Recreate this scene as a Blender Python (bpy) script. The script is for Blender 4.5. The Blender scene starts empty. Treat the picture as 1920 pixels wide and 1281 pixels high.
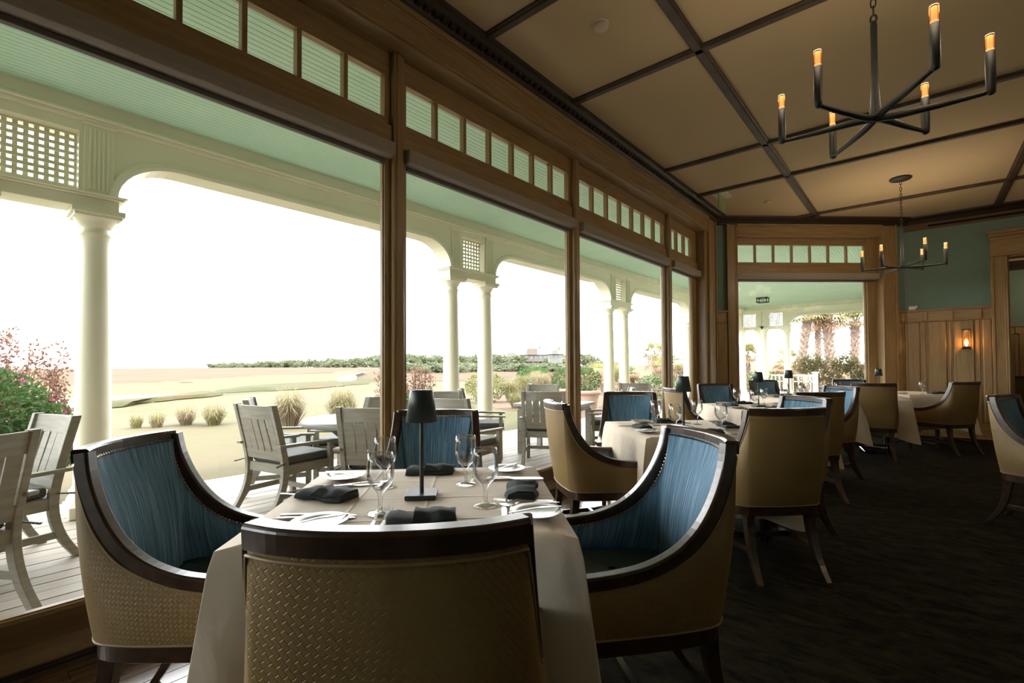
import bpy, bmesh, math, random
from mathutils import Vector, Matrix
random.seed(7)
SC = bpy.context.scene
COL = SC.collection
R = math.radians

# ------------------------------------------------------------------ camera
def basis(yaw, pit, rol):
    f0 = Vector((-math.sin(yaw), math.cos(yaw), 0)); rt = Vector((math.cos(yaw), math.sin(yaw), 0)); u = Vector((0, 0, 1))
    fw = f0 * math.cos(pit) + u * math.sin(pit); u2 = -f0 * math.sin(pit) + u * math.cos(pit)
    return rt * math.cos(rol) + u2 * math.sin(rol), u2 * math.cos(rol) - rt * math.sin(rol), fw
cam_d = bpy.data.cameras.new('camera'); cam = bpy.data.objects.new('camera', cam_d); COL.objects.link(cam)
ri, up, fw = basis(R(40.35), R(1.179), R(-.306))
m = Matrix(((ri.x, up.x, -fw.x, 0), (ri.y, up.y, -fw.y, 0), (ri.z, up.z, -fw.z, 1.22), (0, 0, 0, 1)))
cam.matrix_world = m
cam_d.sensor_width = 36; cam_d.lens = 36 * 899.9 / 1920
cam_d.shift_y = (666.78 - 640.5) / 1920
cam_d.clip_start = .03; cam_d.clip_end = 6000
SC.camera = cam

# ------------------------------------------------------------------ sky, sun, exposure
W = bpy.data.worlds.new('sky'); SC.world = W; W.use_nodes = True
nt = W.node_tree; nt.nodes.clear()
def N(t, typ, **kw):
    n = t.nodes.new(typ)
    for k, v in kw.items(): setattr(n, k, v)
    return n
o = N(nt, 'ShaderNodeOutputWorld'); b = N(nt, 'ShaderNodeBackground'); tc = N(nt, 'ShaderNodeTexCoord')
mp = N(nt, 'ShaderNodeMapping'); mp.inputs['Scale'].default_value = (1.6, 1.6, 6)
ns = N(nt, 'ShaderNodeTexNoise'); ns.inputs['Scale'].default_value = 2.2; ns.inputs['Detail'].default_value = 7; ns.inputs['Roughness'].default_value = .55
rp = N(nt, 'ShaderNodeValToRGB')
rp.color_ramp.elements[0].position = .42; rp.color_ramp.elements[0].color = (.80, .845, .86, 1)
rp.color_ramp.elements[1].position = .62; rp.color_ramp.elements[1].color = (.91, .905, .88, 1)
nt.links.new(tc.outputs['Generated'], mp.inputs[0]); nt.links.new(mp.outputs[0], ns.inputs['Vector'])
nt.links.new(ns.outputs[0], rp.inputs[0]); nt.links.new(rp.outputs[0], b.inputs[0]); nt.links.new(b.outputs[0], o.inputs[0])
SKY = 7.0
b.inputs[1].default_value = SKY
sun_d = bpy.data.lights.new('sun', 'SUN'); sun = bpy.data.objects.new('sun', sun_d); COL.objects.link(sun)
sun_d.energy = 4.2; sun_d.angle = R(8); sun_d.color = (1, .93, .80)
sun.rotation_euler = Vector((-.58, -.30, -1.0)).to_track_quat('-Z', 'Y').to_euler()   # from behind the building, high
SC.view_settings.view_transform = 'Standard'; SC.view_settings.look = 'None'
SC.view_settings.exposure = 0.78; SC.view_settings.gamma = 1.0; SC.view_settings.use_curve_mapping = False
CHANDELIER_W = 1.5
# ------------------------------------------------------------------ mesh helpers
class MB:
    """collects faces; mesh() makes ONE mesh of them"""
    def __init__(s): s.v = []; s.f = []; s.uv = []; s.sm = []
    def face(s, idx, uv=None, sm=False): s.f.append(tuple(idx)); s.uv.append(uv); s.sm.append(sm)
    def poly(s, pts, uv=None, sm=False):
        b = len(s.v); s.v += [tuple(p) for p in pts]; s.face(range(b, b + len(pts)), uv, sm); return s
    def hexa(s, P):
        """8 corners: 4 bottom ccw, 4 top ccw"""
        b = len(s.v); s.v += [tuple(p) for p in P]
        for q in ((3, 2, 1, 0), (4, 5, 6, 7), (0, 1, 5, 4), (1, 2, 6, 5), (2, 3, 7, 6), (3, 0, 4, 7)): s.face([b + i for i in q])
        return s
    def box(s, x0, x1, y0, y1, z0, z1):
        if x0 > x1: x0, x1 = x1, x0
        if y0 > y1: y0, y1 = y1, y0
        if z0 > z1: z0, z1 = z1, z0
        return s.hexa([(x0, y0, z0), (x1, y0, z0), (x1, y1, z0), (x0, y1, z0), (x0, y0, z1), (x1, y0, z1), (x1, y1, z1), (x0, y1, z1)])
    def bar(s, a, b, w, h, up=(0, 0, 1), w2=None, h2=None):
        """rectangular bar from a to b, width w across, height h along up"""
        a = Vector(a); b = Vector(b); t = (b - a).normalized(); u = Vector(up)
        sd = t.cross(u)
        if sd.length < 1e-4: sd = t.cross(Vector((1, 0, 0)))
        sd.normalize(); u = sd.cross(t).normalized()
        w2 = w if w2 is None else w2; h2 = h if h2 is None else h2
        P = []
        for c, ww, hh in ((a, w, h), (b, w2, h2)):
            P += [c - sd * ww / 2 - u * hh / 2, c + sd * ww / 2 - u * hh / 2, c + sd * ww / 2 + u * hh / 2, c - sd * ww / 2 + u * hh / 2]
        return s.hexa(P)
    def grid(s, rows, closed_u=False, closed_v=False, sm=True, uvs=True, flip=False):
        """rows[i][j] points -> quads, uv in metres (u along j, v along i)"""
        n = len(rows); k = len(rows[0]); b = len(s.v)
        for r in rows: s.v += [tuple(p) for p in r]
        U = [[0.0] * (k + 1) for _ in range(n)]; V = [[0.0] * k for _ in range(n + 1)]
        mid = n // 2
        for j in range(1, k + 1):
            dd = (Vector(rows[mid][j % k]) - Vector(rows[mid][j - 1])).length
            for i in range(n): U[i][j] = U[i][j - 1] + dd
        for i in range(1, n + 1):
            for j in range(k): V[i][j] = V[i - 1][j] + (Vector(rows[i % n][j]) - Vector(rows[i - 1][j])).length
        for i in range(n if closed_v else n - 1):
            for j in range(k if closed_u else k - 1):
                i2 = (i + 1) % n; j2 = (j + 1) % k
                q = [b + i * k + j, b + i * k + j2, b + i2 * k + j2, b + i2 * k + j]
                u = [(U[i][j], V[i][j]), (U[i][j + 1], V[i][j2]), (U[i][j + 1], V[i + 1][j2]), (U[i][j], V[i + 1][j])]
                if flip: q.reverse(); u.reverse()
                s.face(q, u, sm)
        return s
    def lathe(s, prof, n=16, c=(0, 0, 0), sm=True, axis='z', cap=True):
        rows = []
        for r, z in prof:
            row = []
            for i in range(n):
                a = 2 * math.pi * i / n
                if axis == 'z': row.append((c[0] + r * math.cos(a), c[1] + r * math.sin(a), c[2] + z))
                elif axis == 'y': row.append((c[0] + r * math.cos(a), c[1] + z, c[2] + r * math.sin(a)))
                else: row.append((c[0] + z, c[1] + r * math.cos(a), c[2] + r * math.sin(a)))
            rows.append(row)
        s.grid(rows, closed_u=True, sm=sm)
        if cap:
            for row, rev in ((rows[0], True), (rows[-1], False)):
                q = list(reversed(row)) if rev else row
                if (Vector(row[0]) - Vector(row[n // 2])).length > 1e-4: s.poly(q)
        return s
    def tube(s, pts, rad, n=8, sm=True, cap=True, squash=1.0):
        pts = [Vector(p) for p in pts]
        if not isinstance(rad, (list, tuple)): rad = [rad] * len(pts)
        up = Vector((0, 0, 1)); rows = []
        t0 = (pts[1] - pts[0]).normalized()
        a = t0.cross(up)
        if a.length < .05: a = t0.cross(Vector((1, 0, 0)))
        a.normalize()
        for i, p in enumerate(pts):
            t = (pts[min(i + 1, len(pts) - 1)] - pts[max(i - 1, 0)]).normalized()
            a = (a - t * a.dot(t)).normalized(); c = t.cross(a)
            rows.append([p + a * rad[i] * math.cos(2 * math.pi * k / n) + c * rad[i] * squash * math.sin(2 * math.pi * k / n) for k in range(n)])
        s.grid(rows, closed_u=True, sm=sm)
        if cap: s.poly(list(reversed(rows[0]))); s.poly(rows[-1])
        return s
    def sweep(s, path, secs, sm=False, cap=True):
        """path: list of (point, n, m); secs: closed list of (a,b): p + n*a + m*b (or list of them per station)"""
        rows = []
        for i, (p, n, mm) in enumerate(path):
            sec = secs[i] if isinstance(secs[0], list) else secs
            rows.append([Vector(p) + Vector(n) * a + Vector(mm) * b for a, b in sec])
        s.grid(rows, closed_u=True, sm=sm)
        if cap: s.poly(list(reversed(rows[0]))); s.poly(rows[-1])
        return s
    def prism(s, pts, ax, a0, a1):
        """polygon in the plane perpendicular to axis ax, extruded a0..a1.  ax 'x': pts=(y,z)  'y': (x,z)  'z': (x,y)"""
        def mk(p, a): return (a, p[0], p[1]) if ax == 'x' else ((p[0], a, p[1]) if ax == 'y' else (p[0], p[1], a))
        n = len(pts); b = len(s.v)
        s.v += [mk(p, a0) for p in pts] + [mk(p, a1) for p in pts]
        s.face(list(reversed(range(b, b + n)))); s.face(range(b + n, b + 2 * n))
        for i in range(n): s.face([b + i, b + (i + 1) % n, b + n + (i + 1) % n, b + n + i])
        return s
    def mesh(s, name, mat, bevel=0, seg=1, smooth=None, fix=True):
        me = bpy.data.meshes.new(name); me.from_pydata([tuple(p) for p in s.v], [], s.f)
        if any(u is not None for u in s.uv):
            L = me.uv_layers.new(name='uv'); k = 0
            for f, u in zip(s.f, s.uv):
                for i in range(len(f)):
                    if u is not None: L.data[k].uv = u[i]
                    k += 1
        for p, q in zip(me.polygons, s.sm): p.use_smooth = q if smooth is None else smooth
        if bevel or fix:
            bm = bmesh.new(); bm.from_mesh(me)
            if fix: bmesh.ops.recalc_face_normals(bm, faces=bm.faces)
            if bevel:
                ed = [e for e in bm.edges if len(e.link_faces) == 2 and e.calc_face_angle(0) > .6]
                bmesh.ops.bevel(bm, geom=ed, offset=bevel, segments=seg, affect='EDGES', profile=.5)
            bm.to_mesh(me); bm.free()
        me.materials.append(mat); return me
    def build(s, name, mat, parent=None, bevel=0, seg=1, smooth=None, fix=True, **tags):
        return inst(name, s.mesh(name, mat, bevel, seg, smooth, fix), parent, **tags)

def settags(o, label=None, cat=None, group=None, kind=None):
    if label: o['label'] = label
    if cat: o['category'] = cat
    if group: o['group'] = group
    if kind: o['kind'] = kind
    return o
def inst(name, me, parent=None, loc=(0, 0, 0), rz=0, **tags):
    o = bpy.data.objects.new(name, me); COL.objects.link(o); o.location = loc; o.rotation_euler = (0, 0, rz)
    if parent: o.parent = parent
    return settags(o, **tags)
def thing(name, label, cat, loc=(0, 0, 0), rz=0, group=None, kind=None):
    o = bpy.data.objects.new(name, None); COL.objects.link(o); o.location = loc; o.rotation_euler = (0, 0, rz)
    o.empty_display_size = .1
    return settags(o, label, cat, group, kind)
def struct(name, label=None, loc=(0, 0, 0), rz=0):
    o = bpy.data.objects.new(name, None); COL.objects.link(o); o.location = loc; o.rotation_euler = (0, 0, rz)
    o['kind'] = 'structure'
    if label: o['label'] = label
    return o
KIDS = {}
def copy_tree(root, loc, rz, label, group=None):
    def cp(o, par):
        c = o.copy(); COL.objects.link(c); c.parent = par
        for ch in o.children: cp(ch, c)
        return c
    r = cp(root, None); r.location = loc; r.rotation_euler = (0, 0, rz); r['label'] = label
    if group: r['group'] = group
    return r
def spline(P, n):
    """Catmull-Rom through P, n samples per span"""
    P = [Vector(p) for p in P]; out = []
    for i in range(len(P) - 1):
        p0 = P[max(i - 1, 0)]; p1 = P[i]; p2 = P[i + 1]; p3 = P[min(i + 2, len(P) - 1)]
        for k in range(n):
            t = k / n
            out.append(.5 * ((2 * p1) + (p2 - p0) * t + (2 * p0 - 5 * p1 + 4 * p2 - p3) * t * t + (3 * p1 - p0 - 3 * p2 + p3) * t ** 3))
    out.append(P[-1]); return out

# ------------------------------------------------------------------ materials (procedural)
def newmat(name):
    m = bpy.data.materials.new(name); m.use_nodes = True; t = m.node_tree; t.nodes.clear()
    out = N(t, 'ShaderNodeOutputMaterial'); p = N(t, 'ShaderNodeBsdfPrincipled'); t.links.new(p.outputs[0], out.inputs[0])
    return m, t, p
def mix_noise(t, p, c1, c2, scale=(1, 1, 1), nscale=5, detail=4, lo=.35, hi=.65, coord='Object', bump=0, bdist=.01, rough=None):
    tc = N(t, 'ShaderNodeTexCoord'); mp = N(t, 'ShaderNodeMapping'); mp.inputs['Scale'].default_value = scale
    ns = N(t, 'ShaderNodeTexNoise'); ns.inputs['Scale'].default_value = nscale; ns.inputs['Detail'].default_value = detail
    rp = N(t, 'ShaderNodeValToRGB'); e = rp.color_ramp.elements
    e[0].position = lo; e[0].color = (*c1, 1); e[1].position = hi; e[1].color = (*c2, 1)
    t.links.new(tc.outputs[coord], mp.inputs[0]); t.links.new(mp.outputs[0], ns.inputs['Vector']); t.links.new(ns.outputs[0], rp.inputs[0])
    t.links.new(rp.outputs[0], p.inputs['Base Color'])
    if bump:
        bp = N(t, 'ShaderNodeBump'); bp.inputs['Strength'].default_value = bump; bp.inputs['Distance'].default_value = bdist
        t.links.new(ns.outputs[0], bp.inputs['Height']); t.links.new(bp.outputs[0], p.inputs['Normal'])
    return ns, rp, mp
def M(name, c1, c2=None, rough=.5, metal=0, spec=.5, coat=0, **kw):
    m, t, p = newmat(name)
    p.inputs['Roughness'].default_value = rough; p.inputs['Metallic'].default_value = metal
    p.inputs['Specular IOR Level'].default_value = spec; p.inputs['Coat Weight'].default_value = coat
    if coat: p.inputs['Coat Roughness'].default_value = .18
    if c2 is None: c2 = tuple(min(1, c * 1.12) for c in c1)
    mix_noise(t, p, c1, c2, **kw)
    return m
def emis(name, col, s):
    m, t, p = newmat(name); p.inputs['Base Color'].default_value = (*col, 1)
    p.inputs['Emission Color'].default_value = (*col, 1); p.inputs['Emission Strength'].default_value = s
    return m
def glassmat(name, refl=.06, tint=(1, 1, 1)):
    m = bpy.data.materials.new(name); m.use_nodes = True; t = m.node_tree; t.nodes.clear()
    out = N(t, 'ShaderNodeOutputMaterial'); tr = N(t, 'ShaderNodeBsdfTransparent'); gl = N(t, 'ShaderNodeBsdfGlossy'); mx = N(t, 'ShaderNodeMixShader')
    tr.inputs[0].default_value = (*tint, 1); gl.inputs['Roughness'].default_value = .01
    fr = N(t, 'ShaderNodeLayerWeight'); fr.inputs[0].default_value = .25
    mr = N(t, 'ShaderNodeMapRange'); mr.inputs[3].default_value = refl * .5; mr.inputs[4].default_value = min(1, refl * 7)
    t.links.new(fr.outputs['Fresnel'], mr.inputs[0]); t.links.new(mr.outputs[0], mx.inputs[0])
    t.links.new(tr.outputs[0], mx.inputs[1]); t.links.new(gl.outputs[0], mx.inputs[2]); t.links.new(mx.outputs[0], out.inputs[0])
    return m
oak = M('oak_trim', (.265, .165, .066), (.35, .23, .10), rough=.42, scale=(9, 9, .8), nscale=4, detail=6, bump=.06, coat=.15)
oak_h = M('oak_trim_horizontal', (.265, .165, .066), (.35, .23, .10), rough=.42, scale=(9, .8, 9), nscale=4, detail=6, bump=.06, coat=.15)
oak_x = M('oak_trim_cross', (.265, .165, .066), (.35, .23, .10), rough=.42, scale=(.8, 3, 9), nscale=4, detail=6, bump=.06, coat=.15)
darkwood = M('dark_stained_crown', (.018, .010, .005), (.034, .019, .010), rough=.45, scale=(4, .6, 4), nscale=6)
batten_m = M('ceiling_batten_wood', (.045, .028, .016), (.075, .048, .028), rough=.5, nscale=6)
chairwood = M('espresso_chair_wood', (.030, .014, .008), (.060, .030, .017), rough=.30, scale=(3, 3, 3), nscale=7, coat=.5)
ceil_m = M('ceiling_paint', (.52, .40, .235), (.55, .425, .255), rough=.85, nscale=.6, spec=.2)
plaster = M('plain_wall_paint', (.33, .27, .20), rough=.85)
sill_m = M('sill_wood', (.13, .078, .032), (.18, .11, .048), rough=.4, scale=(6, .6, 6), nscale=5, coat=.2)
white_p = M('cream_porch_paint', (.83, .80, .63), (.87, .84, .68), rough=.45, nscale=2)
white_r = M('white_rail_paint', (.82, .81, .74), (.86, .85, .79), rough=.5, nscale=2)
teal_c = M('porch_ceiling_paint', (.52, .76, .60), (.56, .80, .64), rough=.55, nscale=1.5)
shade_m = M('roller_shade_fabric', (.33, .28, .23), (.37, .315, .26), rough=.75, scale=(1, 1, 60), nscale=8)
shade_bar = M('roller_shade_bar', (.10, .085, .07), rough=.5)
black_m = M('black_iron', (.010, .013, .010), (.018, .022, .018), rough=.5, metal=0, nscale=12)
lamp_m = M('dark_green_lamp_paint', (.016, .024, .020), (.020, .030, .025), rough=.42, nscale=10, spec=.6)
silver = M('polished_silver', (.42, .415, .39), (.48, .475, .45), rough=.26, metal=1, nscale=20)
porcelain = M('porcelain', (.50, .49, .43), (.54, .53, .47), rough=.3, nscale=6, coat=.08)
napk = M('dark_napkin_cloth', (.022, .031, .030), (.032, .043, .041), rough=.85, nscale=30, bump=.15, bdist=.003)
brass = M('antique_brass_nail', (.30, .22, .12), (.40, .30, .17), rough=.3, metal=1, nscale=20)
grey_t = M('weathered_grey_paint', (.25, .235, .19), (.32, .30, .245), rough=.6, scale=(2, 2, 14), nscale=3)
grey_w = M('pale_grey_chair_paint', (.25, .235, .19), (.32, .30, .245), rough=.6, scale=(2, 2, 14), nscale=3)
ctop = M('pale_table_top', (.36, .37, .345), (.41, .42, .39), rough=.35, nscale=5)
terra = M('terracotta_pot', (.32, .20, .15), (.36, .23, .175), rough=.8, nscale=6)
steel = M('chrome_base', (.55, .56, .56), rough=.12, metal=1)
plast = M('white_plastic', (.62, .60, .52), rough=.5)
green_pl = M('exit_sign_panel', (.26, .33, .16), (.30, .37, .19), rough=.4)
bulb_e = emis('amber_bulb_glow', (1, .56, .28), .75)
flame_e = emis('sconce_bulb_glow', (1, .50, .15), 12)
pane_m = glassmat('window_glass', .012)
tube_g = glassmat('clear_tube_glass', .10, (1, .80, .58))

def wallpaper():
    m, t, p = newmat('teal_grasscloth'); p.inputs['Roughness'].default_value = .8
    ns, rp, mp = mix_noise(t, p, (.125, .195, .150), (.175, .255, .200), scale=(3, 3, 60), nscale=3, detail=5)
    n2 = N(t, 'ShaderNodeTexNoise'); n2.inputs['Scale'].default_value = 3
    mp2 = N(t, 'ShaderNodeMapping'); mp2.inputs['Scale'].default_value = (60, 60, 3); tc = N(t, 'ShaderNodeTexCoord')
    t.links.new(tc.outputs['Object'], mp2.inputs[0]); t.links.new(mp2.outputs[0], n2.inputs['Vector'])
    ad = N(t, 'ShaderNodeMath', operation='ADD'); t.links.new(ns.outputs[0], ad.inputs[0]); t.links.new(n2.outputs[0], ad.inputs[1])
    hf = N(t, 'ShaderNodeMath', operation='MULTIPLY'); hf.inputs[1].default_value = .5; t.links.new(ad.outputs[0], hf.inputs[0]); t.links.new(hf.outputs[0], rp.inputs[0])
    bp = N(t, 'ShaderNodeBump'); bp.inputs['Strength'].default_value = .3; bp.inputs['Distance'].default_value = .004
    t.links.new(hf.outputs[0], bp.inputs['Height']); t.links.new(bp.outputs[0], p.inputs['Normal']); return m
teal_w = wallpaper()
def leather():
    m, t, p = newmat('tan_embossed_leather'); p.inputs['Roughness'].default_value = .42
    mix_noise(t, p, (.245, .155, .052), (.285, .182, .066), nscale=4)
    uv = N(t, 'ShaderNodeTexCoord'); mp = N(t, 'ShaderNodeMapping'); mp.inputs['Rotation'].default_value = (0, 0, R(52)); mp.inputs['Scale'].default_value = (1, 1, 1)
    br = N(t, 'ShaderNodeTexBrick'); br.offset = .5
    for k, v in (('Scale', 1.0), ('Mortar Size', .0014), ('Brick Width', .020), ('Row Height', .0115), ('Mortar Smooth', .5)): br.inputs[k].default_value = v
    t.links.new(uv.outputs['UV'], mp.inputs[0]); t.links.new(mp.outputs[0], br.inputs['Vector'])
    bp = N(t, 'ShaderNodeBump'); bp.inputs['Strength'].default_value = .9; bp.inputs['Distance'].default_value = .005; bp.invert = True
    t.links.new(br.outputs['Fac'], bp.inputs['Height']); t.links.new(bp.outputs[0], p.inputs['Normal']); return m
leather_m = leather()
leather_p = M('plain_tan_leather', (.28, .19, .09), (.32, .215, .105), rough=.4, nscale=6)
def stripes():
    m, t, p = newmat('blue_striped_fabric'); p.inputs['Roughness'].default_value = .7; p.inputs['Specular IOR Level'].default_value = .35
    tc = N(t, 'ShaderNodeTexCoord'); mp = N(t, 'ShaderNodeMapping'); mp.inputs['Scale'].default_value = (1, .012, 1)
    n1 = N(t, 'ShaderNodeTexNoise'); n1.inputs['Scale'].default_value = 210; n1.inputs['Detail'].default_value = 6; n1.inputs['Roughness'].default_value = .8
    rp = N(t, 'ShaderNodeValToRGB'); e = rp.color_ramp.elements
    e[0].position = .36; e[0].color = (.026, .062, .100, 1); e[1].position = .68; e[1].color = (.46, .54, .56, 1)
    k = e.new(.47); k.color = (.064, .148, .235, 1); k = e.new(.57); k.color = (.14, .27, .37, 1)
    t.links.new(tc.outputs['UV'], mp.inputs[0]); t.links.new(mp.outputs[0], n1.inputs['Vector']); t.links.new(n1.outputs[0], rp.inputs[0]); t.links.new(rp.outputs[0], p.inputs['Base Color'])
    return m
stripe_m = stripes()
seat_m = M('dark_green_seat_leather', (.022, .040, .030), (.030, .052, .040), rough=.4, nscale=5)
def linen():
    m, t, p = newmat('beige_tablecloth'); p.inputs['Roughness'].default_value = .75; p.inputs['Specular IOR Level'].default_value = .25
    p.inputs['Sheen Weight'].default_value = .15
    mix_noise(t, p, (.74, .62, .475), (.78, .655, .505), nscale=3, detail=3)
    tc = N(t, 'ShaderNodeTexCoord'); n1 = N(t, 'ShaderNodeTexNoise'); n1.inputs['Scale'].default_value = 5.5; n1.inputs['Detail'].default_value = 3; n1.inputs['Distortion'].default_value = .6
    bp = N(t, 'ShaderNodeBump'); bp.inputs['Strength'].default_value = .45; bp.inputs['Distance'].default_value = .02
    sx = N(t, 'ShaderNodeSeparateXYZ'); t.links.new(tc.outputs['Object'], sx.inputs[0]); prev = n1.outputs[0]
    for ax, off in ((0, .03), (1, -.02), (0, -.21), (1, .22), (1, -.26)):
        s1 = N(t, 'ShaderNodeMath', operation='SUBTRACT'); s1.inputs[1].default_value = off; t.links.new(sx.outputs[ax], s1.inputs[0])
        s2 = N(t, 'ShaderNodeMath', operation='ABSOLUTE'); t.links.new(s1.outputs[0], s2.inputs[0])
        mr = N(t, 'ShaderNodeMapRange'); mr.inputs[2].default_value = .009; mr.inputs[3].default_value = .22; mr.inputs[4].default_value = 0; t.links.new(s2.outputs[0], mr.inputs[0])
        ad = N(t, 'ShaderNodeMath', operation='ADD'); t.links.new(prev, ad.inputs[0]); t.links.new(mr.outputs[0], ad.inputs[1]); prev = ad.outputs[0]
    t.links.new(tc.outputs['Object'], n1.inputs['Vector']); t.links.new(prev, bp.inputs['Height']); t.links.new(bp.outputs[0], p.inputs['Normal']); return m
cloth_m = linen()
def carpet():
    m, t, p = newmat('carpet_pile'); p.inputs['Roughness'].default_value = .95; p.inputs['Specular IOR Level'].default_value = .1
    ns, rp, mp = mix_noise(t, p, (.005, .0045, .0018), (.034, .028, .013), scale=(1.0, 2.6, 1), nscale=7, detail=8, lo=.38, hi=.66)
    mp.inputs['Rotation'].default_value = (0, 0, R(-40)); ns.inputs['Roughness'].default_value = .68; ns.inputs['Distortion'].default_value = .7
    n2 = N(t, 'ShaderNodeTexNoise'); n2.inputs['Scale'].default_value = 260; tc = N(t, 'ShaderNodeTexCoord'); t.links.new(tc.outputs['Object'], n2.inputs['Vector'])
    bp = N(t, 'ShaderNodeBump'); bp.inputs['Strength'].default_value = .6; bp.inputs['Distance'].default_value = .006
    t.links.new(n2.outputs[0], bp.inputs['Height']); t.links.new(bp.outputs[0], p.inputs['Normal']); return m
carpet_m = carpet()
floor_m = M('polished_floor_plank', (.085, .045, .028), (.15, .085, .055), rough=.22, scale=(14, 1, 1), nscale=3, detail=6, coat=.5)
deck_ms = [M('weathered_deck_plank', c1, c2, rough=.62, scale=(16, .9, 1), nscale=3, detail=7, bump=.12, bdist=.004)
           for c1, c2 in (((.265, .225, .18), (.35, .305, .25)), ((.24, .205, .165), (.33, .285, .23)), ((.29, .25, .20), (.375, .33, .275)))]
def tweed():
    m, t, p = newmat('dark_patterned_cushion'); p.inputs['Roughness'].default_value = .8
    tc = N(t, 'ShaderNodeTexCoord'); ck = N(t, 'ShaderNodeTexChecker'); ck.inputs['Scale'].default_value = 90
    ck.inputs[1].default_value = (.035, .042, .045, 1); ck.inputs[2].default_value = (.15, .155, .145, 1)
    t.links.new(tc.outputs['Object'], ck.inputs[0]); t.links.new(ck.outputs[0], p.inputs['Base Color']); return m
cush_m = tweed()
gob_m = glassmat('goblet_glass', .10, (.985, .988, .985))
# ------------------------------------------------------------------ room shell
ZC = 3.70            # ceiling
XW = -2.60           # window wall plane (room side)
YR = 10.70           # far wall with the doorway
floor_o = MB().box(-1.98, 7, -6, 10.95, -.12, 0).box(-2.72, -1.98, -6, 10.95, -.12, -.016).build('floor', carpet_m, kind='structure', label='dark mottled carpet and wooden border of the dining room')
fl = MB().box(0.0, 6.0, 10.95, 17, -.12, 0).build('floor_next', carpet_m, kind='structure')
# polished wooden border along the windows, plank by plank
pw = .082
pm = {}
for k in range(9):
    x0 = -2.72 + k * pw
    y = -1.2 - (k % 3) * .37
    while y < 8.3:
        L = 1.9 + .35 * ((k * 7 + int(y * 3)) % 3)
        key = round(L, 2)
        if key not in pm: pm[key] = MB().box(.001, pw - .001, 0, L - .002, -.016, 0).mesh('plank', floor_m, bevel=.0012)
        inst('plank', pm[key], floor_o, (x0, y, 0)); y += L
MB().box(-1.99, -1.965, -6, 8.6, -.002, .006).build('carpet_edge_strip', sill_m, floor_o)

ceil_o = MB().box(-2.86, 7, -6, 10.95, ZC, ZC + .2).build('ceiling', ceil_m, kind='structure', label='beige panelled ceiling with dark wooden battens')
bt = [(-.04, 0), (.04, 0), (.04, -.014), (.028, -.022), (.024, -.034), (-.024, -.034), (-.028, -.022), (-.04, -.014)]
for x in (-1.277, .97, 3.22, 5.47):
    MB().prism([(x + a * 1.15, ZC + b_) for a, b_ in bt], 'y', -6, 10.6).build('batten', batten_m, ceil_o)
for y in (-4.4, -3.2, -1.1, .45, 2.60, 3.785, 5.90, 7.08, 9.22):
    x0 = -2.44 if y < 8.6 else -1.7
    MB().prism([(y + a, ZC + b_) for a, b_ in bt], 'x', x0, 6.9).build('batten', batten_m, ceil_o)
roof = MB().box(-6.3, 9, -14, 24, ZC + .25, ZC + .45).build('roof_slab', plaster, kind='structure')

def casing_v(parent, y0, y1, z0, z1, x, out=1, mat=None):
    """upright casing board on plane x (room = +x); out=1 backband on the y1 side"""
    m = MB(); e = .0012; m.box(x - .04, x, y0, y1, z0, z1)
    p, q = (y1 - .035, y1 + e) if out == 1 else (y0 - e, y0 + .035)
    m.box(x - .039, x + .018, p, q, z0 - e, z1 + e)
    p, q = (y0 - e, y0 + .016) if out == 1 else (y1 - .016, y1 + e)
    m.box(x - .039, x + .008, p, q, z0 - e, z1 - .003)
    p, q = (y0 + .03, y0 + .038) if out == 1 else (y1 - .038, y1 - .03)
    m.box(x - .02, x + .005, p, q, z0 - e, z1 - .003)
    return m.build('casing', mat or oak, parent, bevel=.003)
def casing_h(parent, y0, y1, z0, z1, x, mat=None):
    m = MB(); e = .0012; m.box(x - .04, x, y0, y1, z0, z1); m.box(x - .039, x + .022, y0 - e, y1 + e, z1 - .04, z1 + e)
    m.box(x - .039, x + .012, y0 + e, y1 - e, z1 - .062, z1 - .041); m.box(x - .039, x + .008, y0 + e, y1 - e, z0 - e, z0 + .016); m.box(x - .02, x + .005, y0 + e, y1 - e, z0 + .03, z0 + .038)
    return m.build('casing', mat or oak_h, parent, bevel=.003)
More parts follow.
